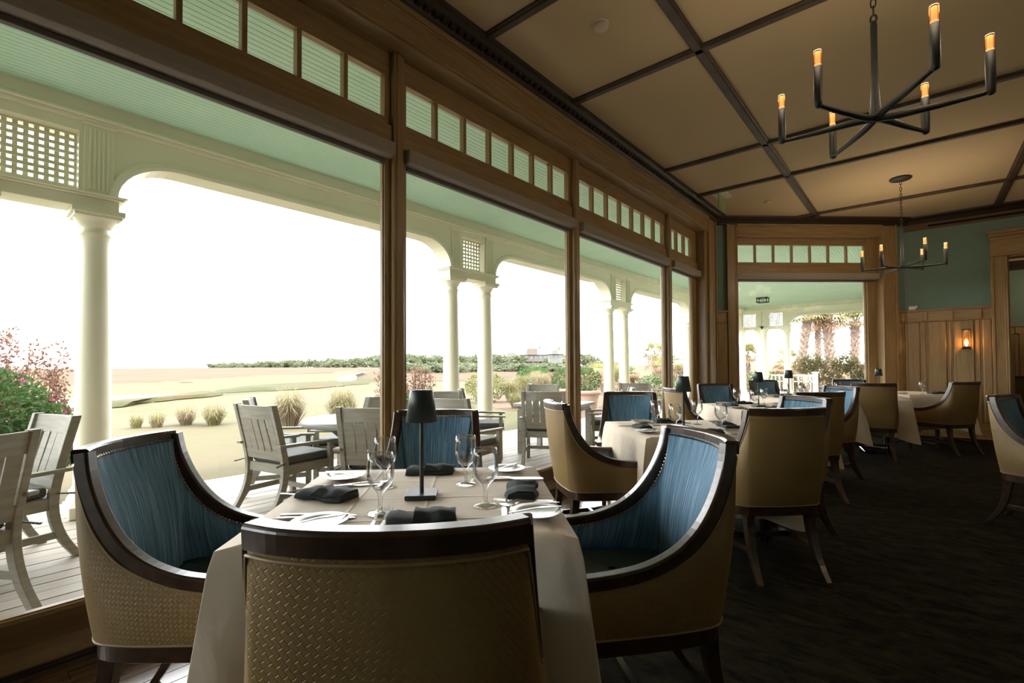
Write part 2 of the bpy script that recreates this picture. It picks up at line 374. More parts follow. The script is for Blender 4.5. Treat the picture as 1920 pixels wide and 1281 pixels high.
def window_unit(n, parent_loc, rz, y0, y1, xg, zb, zt, tz0, tz1, lights, zs, label, gl=None):
    """one tall fixed light with a transom of small panes.  xg glass plane; zb/zt big glass; tz0/tz1 transom glass; zs soffit"""
    w = struct('window_%d' % n, label, parent_loc, rz)
    g0, g1 = gl or (y0 + .045, y1 - .045)
    f = xg + .025; bk = xg - .03
    for nm, a, b_, c, d in (('stile', y0, g0, zb - .10, zt + .12), ('stile', g1, y1, zb - .10, zt + .12)):
        m = MB().box(bk, f, a, b_, c, d); e = (b_ - .012, b_ + .008) if a == y0 else (a - .008, a + .012)
        m.box(xg - .02, xg + .012, e[0], e[1], zb, zt); m.build(nm, oak, w, bevel=.003)
    MB().box(bk, f, g0, g1, zt, zt + .12).box(xg - .02, xg + .012, g0, g1, zt - .008, zt + .012).build('top_rail', oak_h, w, bevel=.003)
    MB().box(bk, f, g0, g1, zb - .10, zb).box(xg - .02, xg + .014, g0, g1, zb - .012, zb + .006).build('bottom_rail', oak_h, w, bevel=.003)
    MB().box(xg - .004, xg, g0, g1, zb, zt).build('pane', pane_m, w)
    # transom
    MB().box(bk, f + .02, y0, y1, zt + .12, tz0 - .055).build('transom_bar', oak_h, w, bevel=.004)
    MB().box(bk, f, y0, y1, tz0 - .055, tz0).build('bottom_rail', oak_h, w, bevel=.003)
    MB().box(bk, f, y0, y1, tz1, zs).build('top_rail', oak_h, w, bevel=.003)
    MB().box(bk, f, y0, g0, tz0, tz1).build('stile', oak, w, bevel=.003); MB().box(bk, f, g1, y1, tz0, tz1).build('stile', oak, w, bevel=.003)
    pit = (g1 - g0 + .028) / lights
    mm = MB().box(bk, f - .004, -.014, .014, tz0, tz1).mesh('muntin', oak, bevel=.003)
    pp = MB().box(xg - .004, xg, 0, pit - .028, tz0, tz1).mesh('transom_pane', pane_m)
    for k in range(lights):
        inst('transom_pane', pp, w, (0, g0 + k * pit, 0))
        if k: inst('muntin', mm, w, (0, g0 + k * pit - .014, 0))
    return w
def shade(loc, rz, y0, y1, x, z0, z1, label):
    s_ = thing('roller_shade', label, 'roller shade', loc, rz, 'rolled up window shades')
    d = z1 - z0
    pr = [(x - .13, z1), (x, z1), (x, z0 + .035), (x - .012, z0 + .010), (x - .04, z0), (x - .13, z0)]
    MB().prism([(p[0], p[1]) for p in pr], 'y', y0, y1).build('cassette', shade_m, s_, bevel=.003)
    MB().box(x - .115, x - .075, y0 + .03, y1 - .03, z0 - .028, z0).build('bottom_bar', shade_bar, s_, bevel=.004)
    for ye in (y0 - .004, y1): MB().box(x - .13, x - .004, ye, ye + .004, z0 + .006, z1).build('end_cap', plaster, s_)
    return s_

# ---- the long window wall
wl = struct('wall_left', 'oak window wall facing the porch')
XG = -2.745
posts = [(-4.78, -4.68), (-2.555, -2.45), (-.315, -.21), (1.935, 2.024), (4.155, 4.258), (6.57, 6.70)]
END = 7.80
for a, b_ in posts:
    m = MB().box(-2.80, -2.68, a, b_, .06, 3.351); m.box(-2.74, -2.672, a + .02, b_ - .02, .09, 3.350)
    m.build('mullion_post', oak, wl, bevel=.006)
MB().box(-2.86, XW, -6, 8.6, 3.372, ZC).build('head_wall', oak_h, wl)
MB().box(-2.735, -2.563, -6, 7.90, 3.352, 3.367).build('soffit', oak_h, wl)
MB().box(-2.86, -2.602, END + .03, 8.45, 0, 3.37).build('end_pier', teal_w, wl)
MB().box(-2.80, -2.585, END, 7.91, .06, 3.36).box(-2.66, -2.58, 7.895, 7.91, .06, 3.36).build('jamb', oak, wl, bevel=.004)
casing_v(wl, 7.91, 8.265, .0, 3.60, -2.56)
casing_h(wl, -6, 7.908, 3.369, 3.60, -2.56)
# sill panel, sloped ledge and base mould below the glass
MB().box(-2.86, -2.72, -6, END, 0, .14).build('sill_panel', sill_m, wl)
MB().prism([(-2.735, .10), (-2.735, .235), (-2.712, .222), (-2.712, .115), (-2.70, .085), (-2.675, .045), (-2.69, .030), (-2.72, .028), (-2.72, .10)], 'y', -6, END).build('sill_ledge', sill_m, wl, bevel=.004)
MB().prism([(-2.73, 0), (-2.73, .03), (-2.70, .03), (-2.695, .018), (-2.685, .012), (-2.680, 0)], 'y', -6, END).build('base_mould', darkwood, wl)
wl_names = ['window left of the frame edge nearest the camera']
edges = [(p[1], q[0]) for p, q in zip(posts, posts[1:] + [(END, 0)])]
for i, (a, b_) in enumerate(edges):
    last = i == len(edges) - 1
    window_unit(i + 1, (0, 0, 0), 0, a, b_ if not last else b_ - .002, XG, .235, 2.60, 2.905, 3.19, 3 if last else 7, 3.351, None, (a + .045, 7.60) if last else None)
    if i >= 2:
        lab = {2: 'longest grey roller shade cassette above the leftmost big window', 3: 'grey roller shade cassette above the window between the first two mullions',
               4: 'grey roller shade cassette above the third window from the left', 5: 'shortest grey roller shade cassette beside the room corner'}[i]
        shade((0, 0, 0), 0, a + .012, b_ - .02, -2.635, 2.612, 2.708, lab)
# ---- crown mould with small dentils
def crown(parent, y0, y1, xf, flip=1, name='trim_1'):
    t = struct(name); t.parent = None
    pr = [(xf - .05, 3.585), (xf + .012, 3.585), (xf + .02, 3.60), (xf + .035, 3.612), (xf + .055, 3.635), (xf + .095, 3.652), (xf + .12, 3.672), (xf + .14, 3.678), (xf + .145, ZC), (xf - .05, ZC)]
    MB().prism(pr, 'y', y0, y1).build('crown_mould', darkwood, t)
    return t
t1 = crown(None, -6, 8.5, -2.56)
dm = MB()
y = -.5
while y < 8.2: dm.box(-2.515, -2.475, y, y + .045, 3.622, 3.650); y += .075
dm.build('dentil_row', darkwood, t1, kind='stuff')

# ---- the canted wall with its own window (local: y along the wall, x into the room)
C0 = (-2.457, 8.519, 0); CR = R(-47)
wc = struct('wall_canted', 'canted oak window wall at the room corner', C0, CR)
def wains(parent, y0, y1, x, zt=2.128, cols=None):
    """raised panelling on plane x between y0 and y1; cols = list of stile ranges"""
    MB().box(x, x + .012, y0, y1, .25, 1.93).build('panel_back', oak, parent)
    MB().box(x, x + .03, y0, y1, 1.923, 2.09).build('frieze_board', oak_h, parent, bevel=.004)
    MB().box(x, x + .055, y0, y1, 2.098, zt).box(x, x + .04, y0, y1, 2.08, 2.098).box(x, x + .04, y0, y1, 1.915, 1.93).build('cap_rail', oak_h, parent, bevel=.006)
    MB().box(x, x + .028, y0, y1, 0, .215).box(x, x + .018, y0, y1, .215, .26).box(x, x + .042, y0, y1, 0, .02).build('baseboard', oak_h, parent, bevel=.005)
    prev = y0
    for a, b_ in (cols or []) + [(y1, y1)]:
        if a - prev > .05:
            MB().box(x + .006, x + .042, prev + .004, a - .004, .262, 1.913).build('panel', oak, parent, bevel=.010)
        if b_ > a:
            m = MB().box(x + .004, x + .016, a, b_, .262, 1.913); m.box(x + .01, x + .028, a + .028, b_ - .028, .262, 1.913)
            m.build('stile', oak, parent, bevel=.004)
            MB().box(x + .02, x + .062, b_ - .055, b_ + .0, 1.935, 2.08).build('frieze_block', oak, parent, bevel=.004)
        prev = b_
O0, O1, CE = .179, 2.733, 3.20
MB().box(-.30, -.04, -.18, O0, 0, ZC).build('pier', teal_w, wc); MB().box(-.30, -.04, O1, CE, 0, ZC).build('pier', teal_w, wc)
MB().box(-.30, -.04, O0, O1, 3.406, ZC).build('head_wall', teal_w, wc); MB().box(-.30, -.04, O0, O1, 0, .14).build('sill_panel', sill_m, wc)
wains(wc, -.18, 0, -.04); wains(wc, 2.99, CE, -.04, cols=[(3.06, 3.12)])
casing_v(wc, 0, O0, 0, 3.60, 0, out=-1); casing_v(wc, O1, 2.99, 0, 3.60, 0)
casing_h(wc, O0, O1, 3.406, 3.60, 0)
m = MB().box(-.25, -.004, O1 - .002, O1 + .03, .1, 3.41); m.box(-.25, -.15, O1 - .16, O1, .1, 3.41); m.build('jamb', oak, wc, bevel=.003)
m = MB().box(-.25, -.004, O0 - .03, O0 + .002, .1, 3.41); m.box(-.25, -.15, O0, O0 + .08, .1, 3.41); m.build('jamb', oak, wc, bevel=.003)
MB().box(-.25, -.004, O0, O1, 3.395, 3.41).build('soffit', oak_h, wc); MB().box(-.20, -.02, O0, O1, .12, .17).build('sill_board', oak_h, wc)
window_unit(7, C0, CR, O0 + .06, O1 - .14, -.20, .235, 2.655, 2.985, 3.285, 7, 3.40, None, (.285, 2.553))
shade(C0, CR, O0 + .03, O1 - .02, -.04, 2.672, 2.778, 'grey roller shade cassette in the canted corner window')
t2 = struct('trim_2', None, C0, CR)
pr = [(-.06, 3.585), (.012, 3.585), (.02, 3.60), (.035, 3.612), (.055, 3.635), (.095, 3.652), (.12, 3.672), (.14, 3.678), (.145, ZC), (-.06, ZC)]
MB().prism(pr, 'y', -.30, 3.25).build('crown_mould', darkwood, t2)

# ---- the far wall with wainscot and doorway (local: y -> world +x, x -> world -y)
FR = R(-90)
wf = struct('wall_far', 'teal grasscloth wall over oak wainscot', (0, YR, 0), FR)
D0, D1, DH = 1.064, 2.95, 2.89
MB().box(-.25, 0, -.25, D0, 0, ZC).build('wall_panel', teal_w, wf); MB().box(-.25, 0, D1, 7, 0, ZC).build('wall_panel', teal_w, wf)
MB().box(-.25, 0, D0, D1, DH, ZC).build('wall_panel', teal_w, wf)
wains(wf, -.16, .876, 0, cols=[(.006, .109), (.342, .425), (.673, .765)])
wains(wf, D1 + .19, 6.9, 0, cols=[(3.6 + .42 * k, 3.69 + .42 * k) for k in range(7)])
casing_v(wf, .876, D0, 0, 2.888, .045, out=-1); casing_v(wf, D1, D1 + .19, 0, 2.888, .045)
casing_h(wf, .874, D1 + .192, DH + .002, 3.185, .052)
m = MB().box(0, .085, .85, D1 + .22, 3.20, 3.245); m.box(0, .105, .835, D1 + .235, 3.245, 3.30); m.box(0, .065, .866, D1 + .2, 3.18, 3.20); m.build('door_cornice', oak_h, wf, bevel=.01)
MB().box(-.25, .005, D0 - .002, D0 + .02, 0, DH).box(-.25, .005, D1 - .02, D1 + .002, 0, DH).box(-.25, .005, D0, D1, DH - .02, DH + .002).build('door_lining', oak, wf)
m = MB().box(0, .02, -.2, 7, 3.48, 3.60); m.build('frieze_board', M('brown_frieze', (.10, .050, .022), (.135, .070, .032), rough=.4, scale=(1, 1, 8), nscale=4), wf)
MB().prism([(a - .0, z) for a, z in [(0, 3.59), (.03, 3.59), (.05, 3.615), (.07, 3.64), (.12, 3.66), (.145, 3.678), (.15, ZC), (0, ZC)]], 'y', -.2, 7).build('crown_mould', darkwood, wf)
vent = MB().box(0, .006, 0, 2.2, -.012, .012).box(0, .012, -.008, 2.208, .012, .016).box(0, .012, -.008, 2.208, -.016, -.012).build('air_vent', M('black_slot', (.004, .004, .004), rough=.9), None, label='long black slot vent in the brown frieze above the teal wall', cat='vent')
vent.location = (.145, YR - .021, 3.533); vent.rotation_euler = (0, 0, FR)

# ---- walls out of view
wb = struct('wall_back', 'rear wall behind the viewpoint')
MB().box(-2.86, 7.25, -6.25, -6, 0, ZC).build('wall_panel', teal_w, wb)
wr = struct('wall_right', 'long inner wall out of view')
MB().box(7, 7.25, -6, 10.95, 0, ZC).build('wall_panel', teal_w, wr)

# ---- next room seen through the doorway
nr = struct('wall_next_room', 'teal wall of the next room beyond the doorway', (0, 16.9, 0), FR)
MB().box(-.2, 0, -.2, 6, 0, ZC).build('wall_panel', teal_w, nr)
wains(nr, 0, 6, 0, cols=[(.3 + .48 * k, .40 + .48 * k) for k in range(11)])
MB().box(0, .02, -.2, 6, 3.48, 3.60).build('frieze_board', darkwood, nr); MB().box(0, .12, -.2, 6, 3.60, ZC).build('crown_mould', darkwood, nr)
MB().box(-.24, 0, 10.95, 17.1, 0, ZC).build('wall_next_side', white_p, kind='structure'); MB().box(6, 6.2, 10.95, 17.1, 0, ZC).build('wall_next_end', teal_w, kind='structure')
c2 = MB().box(-.24, 6.2, 10.95, 17.1, ZC, ZC + .2).build('ceiling_next', ceil_m, kind='structure')
for x in (1.2, 3.2): MB().prism([(x + a, ZC + b_) for a, b_ in bt], 'y', 10.96, 16.8).build('batten', batten_m, c2)
for y in (12.3, 13.5, 15.6): MB().prism([(y + a, ZC + b_) for a, b_ in bt], 'x', 0.05, 5.9).build('batten', batten_m, c2)

# ------------------------------------------------------------------ porch
ZD = -.03; ZP = 3.485
dk = struct('deck', 'weathered grey plank deck of the porch')
MB().box(-5.98, -2.87, -8, 8.4, ZD - .16, ZD - .045).box(-5.98, -.25, 8.4, 21.3, ZD - .16, ZD - .045).build('deck_joists', deck_ms[1], dk)
MB().box(-6.02, -5.98, -8, 21.3, ZD - .5, ZD - .002).build('deck_fascia', white_p, dk)
def cham_out(x): return 8.519 + .22 + (x + 2.457 + .205) * .933 + .02       # outer face of the canted wall
PW = .139; pk = {}
far = MB(); cnt = 0
x = -5.98
row = 0
while x < -.25:
    y = -8 + (row * 1.13) % 3.3; ymin = -8 if x + PW < -2.87 else max(8.42, cham_out(x + PW))
    if y > ymin: 
        far.box(x, x + PW - .006, ymin, y - .004, ZD - .04, ZD)
    while y < 21.3:
        L = min(3.3, 21.3 - y); a = max(y, ymin)
        if a < y + L - .1:
            if -1.5 < y + L and y < 9.5 and a == y and L == 3.3:
                k = (row * 5 + int(y + 20) * 3) % 3
                if k not in pk: pk[k] = MB().box(0, PW - .006, 0, 3.296, -.04, 0).mesh('plank', deck_ms[k], bevel=.002)
                inst('plank', pk[k], dk, (x, y, ZD + ((row * 13) % 5 - 2) * .0006)); cnt += 1
            else: far.box(x, x + PW - .006, a, y + L - .004, ZD - .04, ZD)
        y += 3.3
    x += PW; row += 1
far.build('deck_planks_far', deck_ms[1], dk, kind='stuff')
pc = MB(); bw = .055; x = -5.62
while x < -.26:
    y0 = -8 if x + bw < -2.84 else max(8.3, cham_out(x)); y1 = 20.85
    if x + bw > -2.86 and y0 < 8.4: y0 = 8.4
    g = .004
    pc.poly([(x + g, y0, ZP), (x + g, y1, ZP), (x + bw - g, y1, ZP), (x + bw - g, y0, ZP)])
    pc.poly([(x + bw - g, y0, ZP), (x + bw - g, y1, ZP), (x + bw, y1, ZP + .007), (x + bw, y0, ZP + .007)])
    pc.poly([(x + bw, y0, ZP + .007), (x + bw, y1, ZP + .007), (x + bw + g, y1, ZP), (x + bw + g, y0, ZP)])
    x += bw
pc.build('porch_ceiling', teal_c, kind='structure', label='pale green beadboard porch ceiling', fix=False)
MB().box(-5.75, -2.86, -8, 21.1, ZP + .03, ZP + .06).box(-2.86, -.2, 11, 21.1, ZP + .03, ZP + .06).build('porch_ceiling_deck', plaster, kind='structure')
MB().box(-3.03, -2.80, -8, 8.42, 3.37, ZP + .01).build('trim_3', white_p, kind='structure')

ARC_T = 3.06; SPR = 2.70
def arch_pts(y0, y1, n=9):
    """opening outline from left springing over the top to right springing (basket-handle corners)"""
    rw, rh = .46, ARC_T - SPR; P = []
    for k in range(n + 1):
        a = math.pi / 2 * k / n; P.append((y0 + rw * (1 - math.cos(a)), SPR + rh * math.sin(a)))
    for k in range(n + 1):
        a = math.pi / 2 * (1 - k / n); P.append((y1 - rw * (1 - math.cos(a)), SPR + rh * math.sin(a)))
    return P
def arcade(name, loc, rz, pairs, bays, label):
    A = struct(name, label, loc, rz); xi, xo = .12, -.12
    lo = min(p[0] for p in pairs) - .2; hi = max(p[1] for p in pairs) + .2
    for a, b_ in pairs:
        l0, l1 = a + .13, b_ - .13
        MB().box(xo, xi, a - .13, l0, SPR, 3.30).box(xo, xi, l1, b_ + .13, SPR, 3.30).box(xo, xi, l0, l1, 3.215, 3.30).build('pier', white_p, A)
        m = MB()                                             # fluted pilaster strips
        for c in (a, b_):
            m.box(xi, xi + .02, c - .10, c + .10, SPR, 3.275); m.box(xi, xi + .035, c - .115, c + .115, 3.275, 3.30)
            for k in range(5): m.box(xi + .02, xi + .027, c - .07 + k * .03, c - .055 + k * .03, SPR + .03, 3.25)
        m.build('pilaster', white_p, A, bevel=.003)
        MB().box(xo - .01, xi + .01, a - .14, b_ + .14, 2.575, SPR - .03).box(xo - .04, xi + .04, a - .17, b_ + .17, SPR - .03, SPR - .012).box(xo - .06, xi + .06, a - .19, b_ + .19, SPR - .012, SPR + .004).build('impost', white_p, A, bevel=.004)
        nv = 8; pv = (l1 - l0) / nv; nh = 9; ph = (3.215 - SPR) / nh
        ms = MB().box(-.012, 0, -.016, .016, SPR, 3.215).mesh('lattice_slat', white_p); mh = MB().box(0, .012, l0, l1, -.014, .014).mesh('lattice_slat', white_p)
        for k in range(nv + 1): inst('lattice_slat', ms, A, (0, l0 + k * pv, 0))
        for k in range(nh + 1): inst('lattice_slat', mh, A, (0, 0, SPR + k * ph))
    for y0, y1 in bays:
        P = arch_pts(y0, y1)
        MB().prism(P + [(y1, 3.30), (y0, 3.30)], 'x', xo, xi).build('spandrel', white_p, A)
        path = []
        for i, p in enumerate(P):
            q0 = Vector(P[max(i - 1, 0)]); q1 = Vector(P[min(i + 1, len(P) - 1)]); t = (q1 - q0).normalized(); nn = Vector((-t.y, t.x))
            path.append(((xi, p[0], p[1]), (0, nn.x, nn.y), (1, 0, 0)))
        MB().sweep(path, [(.0, .0), (.0, .022), (.03, .030), (.06, .022), (.075, .0)]).build('arch_mould', white_p, A, smooth=False)
    MB().box(xo - .02, xi + .03, lo, hi, 3.30, 3.335).box(xo - .05, xi + .06, lo, hi, 3.335, 3.36).box(xo, xi + .02, lo, hi, 3.36, ZP + .04).build('entablature', white_p, A, bevel=.004)
    return A
PY = [(-9.75, -9.0), (-4.82, -4.07), (.075, .825), (5.0, 5.75), (9.9, 10.65), (14.82, 15.57), (19.75, 20.5)]
PY = PY[1:]
arcade('porch_arcade', (-5.47, 0, 0), 0, PY, [(p[1] + .13, q[0] - .13) for p, q in zip(PY, PY[1:])], 'cream arched porch arcade with lattice panels along the lawn side')
PX = [(-5.57, -4.82), (-4.61, -3.87), (.25, 1.0)]
arcade('porch_end_arcade', (0, 20.9, 0), FR, PX, [(-3.74, .12)], 'cream arched end of the porch with two lattice panels')

def make_column():
    c = thing('porch_column', '', 'column', group='round cream porch columns')
    MB().box(-.17, .17, -.17, .17, 0, .10).build('plinth', white_p, c, bevel=.006)
    MB().lathe([(.155, .10), (.168, .115), (.17, .14), (.160, .165), (.148, .175), (.148, .19), (.155, .20), (.155, .215), (.140, .228), (.130, .25)], 28).build('base_moulding', white_p, c)
    MB().lathe([(.127, .245), (.126, .6), (.123, 1.1), (.117, 1.6), (.109, 2.0), (.103, 2.30), (.102, 2.385), (.112, 2.392), (.114, 2.402), (.112, 2.412), (.103, 2.42), (.103, 2.455)], 28).build('shaft', white_p, c)
    m = MB().lathe([(.103, 2.45), (.108, 2.465), (.115, 2.47), (.118, 2.48), (.140, 2.52), (.150, 2.535)], 28)
    m.box(-.155, .155, -.155, .155, 2.535, 2.56).box(-.175, .175, -.175, .175, 2.56, 2.605).build('capital', white_p, c)
    return c
col0 = make_column()
spots = [((-5.47, y), l) for y, l in zip([v for p in PY[1:5] for v in p],
    ['porch column out of frame left of the near lattice panel', 'largest porch column at the far left, under the near lattice panel', 'left column of the second pair, just right of the first window mullion', 'right column of the second pair, left of the second window mullion',
     'left column of the third pair, seen through the third window', 'right column of the third pair, seen through the third window', 'porch column seen through the narrow last window of the long wall', 'porch column behind the oak corner casing'])]
spots += [((-5.47, 19.75), 'far porch column hidden behind the canted window casing'), ((-5.47, 20.85), 'far corner porch column at the left edge of the canted window'),
          ((-4.82, 20.9), 'left column of the touching pair in the canted window'), ((-4.60, 20.6), 'right column of the touching pair in the canted window'), ((-3.87, 20.9), 'lone porch column left of the palms in the canted window')]
for i, ((x, y), l) in enumerate(spots):
    if i == 0: col0.location = (x, y, ZD); col0['label'] = l
    else: copy_tree(col0, (x, y, ZD), 0, l)
# white railing at the end of the porch
rl = thing('porch_railing', 'white panelled railing at the far end of the porch', 'railing', (0, 20.9, ZD))
for a, b_ in ((-4.45, -4.0), (-3.72, -2.95)):
    MB().box(a, b_, -.03, .03, .78, .84).build('top_rail', white_r, rl, bevel=.006); MB().box(a, b_, -.025, .025, .10, .15).build('bottom_rail', white_r, rl)
    MB().box(a, b_, -.02, .02, .56, .60).build('middle_rail', white_r, rl)
    n = max(3, int((b_ - a) / .16))
    for k in range(n + 1): MB().box(-.02, .02, -.02, .02, .15, .78 if k % n else .8).build('baluster', white_r, rl).location.x = a + .02 + k * (b_ - a - .04) / n
m = MB().box(-3.05, -2.89, -.08, .08, 0, .90); m.box(-3.08, -2.86, -.11, .11, .90, .95); m.build('newel_post', white_r, rl, bevel=.008)
lt = thing('porch_ceiling_light', 'small open metal lantern frame under the porch ceiling', 'light', (-4.05, 18.0, 0))
for dx in (-.15, .15):
    for dy in (-.15, .15): MB().box(dx - .012, dx + .012, dy - .012, dy + .012, ZP - .16, ZP).build('corner_bar', black_m, lt)
for z in (ZP - .17, ZP - .03): MB().box(-.17, .17, -.17, -.14, z, z + .025).box(-.17, .17, .14, .17, z, z + .025).box(-.17, -.14, -.17, .17, z, z + .025).box(.14, .17, -.17, .17, z, z + .025).build('frame', black_m, lt)
MB().lathe([(.05, -.11), (.06, -.06), (.03, 0)], 12, (0, 0, ZP)).build('bulb_holder', plast, lt)
# ------------------------------------------------------------------ lawn, dunes, plants
def sstep(a, b_, x):
    t = min(1, max(0, (x - a) / (b_ - a))); return t * t * (3 - 2 * t)
def gz(x, y):
    r = math.hypot(x, y); w = .25 * sstep(60, 140, r) * (math.sin(x * .045 + 1) * math.cos(y * .06))
    return -.45 + .95 * sstep(30, 260, r) + w
LK = .322                                            # sunlit ground and leaves are darker than paint
def landmat(name, cols, s1, s2, rough=.95, bump=.3):
    cols = [tuple(v * LK for v in c) for c in cols]
    m, t, p = newmat(name); p.inputs['Roughness'].default_value = rough; p.inputs['Specular IOR Level'].default_value = .1
    tc = N(t, 'ShaderNodeTexCoord'); n1 = N(t, 'ShaderNodeTexNoise'); n1.inputs['Scale'].default_value = s1; n1.inputs['Detail'].default_value = 8; n1.inputs['Roughness'].default_value = .62
    rp = N(t, 'ShaderNodeValToRGB'); e = rp.color_ramp.elements; n = len(cols)
    e[0].position = .34; e[0].color = (*cols[0], 1); e[1].position = .68; e[1].color = (*cols[-1], 1)
    for k in range(1, n - 1):
        q = e.new(.34 + .34 * k / (n - 1)); q.color = (*cols[k], 1)
    n2 = N(t, 'ShaderNodeTexNoise'); n2.inputs['Scale'].default_value = s2; n2.inputs['Detail'].default_value = 6
    ad = N(t, 'ShaderNodeMath', operation='MULTIPLY_ADD'); ad.inputs[1].default_value = .45; ad.inputs[2].default_value = -.22
    ad2 = N(t, 'ShaderNodeMath', operation='ADD')
    t.links.new(tc.outputs['Object'], n1.inputs['Vector']); t.links.new(tc.outputs['Object'], n2.inputs['Vector'])
    t.links.new(n2.outputs[0], ad.inputs[0]); t.links.new(ad.outputs[0], ad2.inputs[0]); t.links.new(n1.outputs[0], ad2.inputs[1])
    t.links.new(ad2.outputs[0], rp.inputs[0]); t.links.new(rp.outputs[0], p.inputs['Base Color'])
    bp = N(t, 'ShaderNodeBump'); bp.inputs['Strength'].default_value = bump; bp.inputs['Distance'].default_value = .05
    t.links.new(n2.outputs[0], bp.inputs['Height']); t.links.new(bp.outputs[0], p.inputs['Normal']); return m
lawn_m = landmat('lawn_grass', [(.165, .170, .078), (.21, .19, .102), (.24, .195, .122)], .12, 3.0)
fair_m = landmat('fairway_grass', [(.165, .160, .072), (.20, .172, .088), (.225, .175, .105)], .05, 1.0)
rough_m = landmat('dune_rough', [(.11, .115, .045), (.19, .120, .068), (.235, .14, .092)], .09, .9, bump=.8)
green_r = landmat('green_rough', [(.085, .10, .03), (.13, .125, .048), (.19, .12, .07)], .12, 1.2, bump=.8)
sand_m = landmat('bunker_sand', [(.29, .25, .225), (.31, .27, .24), (.32, .28, .25)], .3, 4)
mulch_m = landmat('pine_straw_mulch', [(.24, .15, .105), (.30, .20, .145), (.34, .24, .175)], 1.2, 8)
paver_m = landmat('paved_path', [(.24, .18, .14), (.30, .235, .185), (.33, .265, .215)], 1.2, 8)
sea_m = M('hazy_sea', (.50, .58, .60), (.56, .63, .64), rough=.35, nscale=.01)
gm = MB(); rings = [0, 4, 8, 12, 16, 20, 25, 30, 36, 44, 54, 66, 80, 98, 120, 150, 190, 240, 300, 380, 480, 620]
rows = []
for r in rings: rows.append([(r * math.cos(a), r * math.sin(a), gz(r * math.cos(a), r * math.sin(a))) for a in [2 * math.pi * k / 96 for k in range(96)]])
gm.grid(rows[1:], closed_u=True, sm=True); gm.poly(rows[1], sm=True)
ground = gm.build('ground', lawn_m, kind='structure', label='pale sunlit lawn sloping away from the porch')
MB().lathe([(500, 0), (5500, 0)], 64, (0, 0, -3.2), cap=False).build('sea', sea_m, kind='structure', label='strip of hazy sea on the horizon')
def patch(name, pts, mat, dz, label, jag=.0, kind='structure', sub=6):
    """flat-lying area that follows the terrain: outline refined, then a fan of rings"""
    P = [Vector((x, y, 0)) for x, y in pts]; Q = spline(P + [P[0]], sub)[:-1]
    rnd = random.Random(len(pts) * 17 + int(abs(pts[0][0])))
    c = sum(Q, Vector()) / len(Q)
    Q = [q + (q - c).normalized() * rnd.uniform(-jag, jag) for q in Q]
    rows = []
    for f in (1, .8, .6, .4, .2, .02):
        rows.append([(lambda p: (p.x, p.y, gz(p.x, p.y) + dz * (1 if f < 1 else .2)))(c + (q - c) * f) for q in Q])
    return MB().grid(rows, closed_u=True).build(name, mat, kind=kind, label=label)
patch('fairway', [(-36, -10), (-32, 2), (-31, 9), (-36, 20), (-44, 36), (-70, 50), (-90, 40), (-95, 10), (-80, -14)], fair_m, .05, 'pale fairway beyond the near lawn')
patch('dune_rough', [(-60, -30), (-58, 9), (-62, 16), (-72, 26), (-88, 42), (-120, 70), (-210, 130), (-300, 90), (-320, -40), (-200, -120)], rough_m, .16, 'tawny dune rough along the horizon', jag=3)
patch('dune_rough', [(-56, 34), (-40, 34), (-30, 44), (-34, 70), (-70, 110), (-150, 150), (-160, 100), (-100, 62)], rough_m, .14, 'tawny rough field in front of the distant houses', jag=2)
patch('sand_bunker', [(-33, 2.5), (-26.5, 3.2), (-25.2, 4.4), (-27.2, 5.4), (-28.1, 6.7), (-33.5, 9.6), (-34.8, 8.3), (-35.2, 5.5)], sand_m, .09, 'pale sand bunker left of centre on the fairway')
patch('green_rough', [(-26.2, 3.5), (-25.2, 4.6), (-27.2, 5.8), (-28.6, 7.6), (-31, 10.4), (-35, 11.2), (-33.5, 9.9), (-29.2, 6.9), (-28.2, 5.4)], green_r, .2, 'green rough lip along the bunker edge', jag=.25)
patch('green_rough', [(-33.1, 11.0), (-34.1, 16.4), (-36.3, 21.0), (-44, 30), (-58, 40), (-62, 42), (-49, 31), (-42.6, 20.5), (-41, 17.5), (-38, 12.6)], green_r, .22, 'strip of green rough across the fairway', jag=.6)
patch('sand_path', [(-40, 23.0), (-42, 25.6), (-49, 30.4), (-60, 37), (-76, 49), (-81, 52), (-63.9, 38.7), (-50, 29.3), (-45.5, 25.5)], sand_m, .45, 'pale sandy track winding up the fairway')
patch('mulch_bed', [(-12.4, 13.6), (-18.6, 20.4), (-27, 33), (-28.7, 42), (-20, 36), (-10.0, 21.4), (-9.4, 17.4), (-10.4, 14.6)], mulch_m, .04, 'pinkish pine straw bed with ornamental grasses', jag=.4)
patch('mulch_bed', [(-8.4, 15.2), (-12, 22.5), (-12, 34), (-9, 46), (4, 46), (4, 24.2), (-4.5, 23.6), (-7.4, 19)], mulch_m, .05, 'pine straw bed under the palms beyond the porch end', jag=.3)
patch('paved_path', [(-6.1, 9.6), (-9.6, 12.2), (-9.9, 14.2), (-7.2, 16.4), (-6.1, 15.6)], paver_m, .03, 'brown paved apron beside the porch steps')

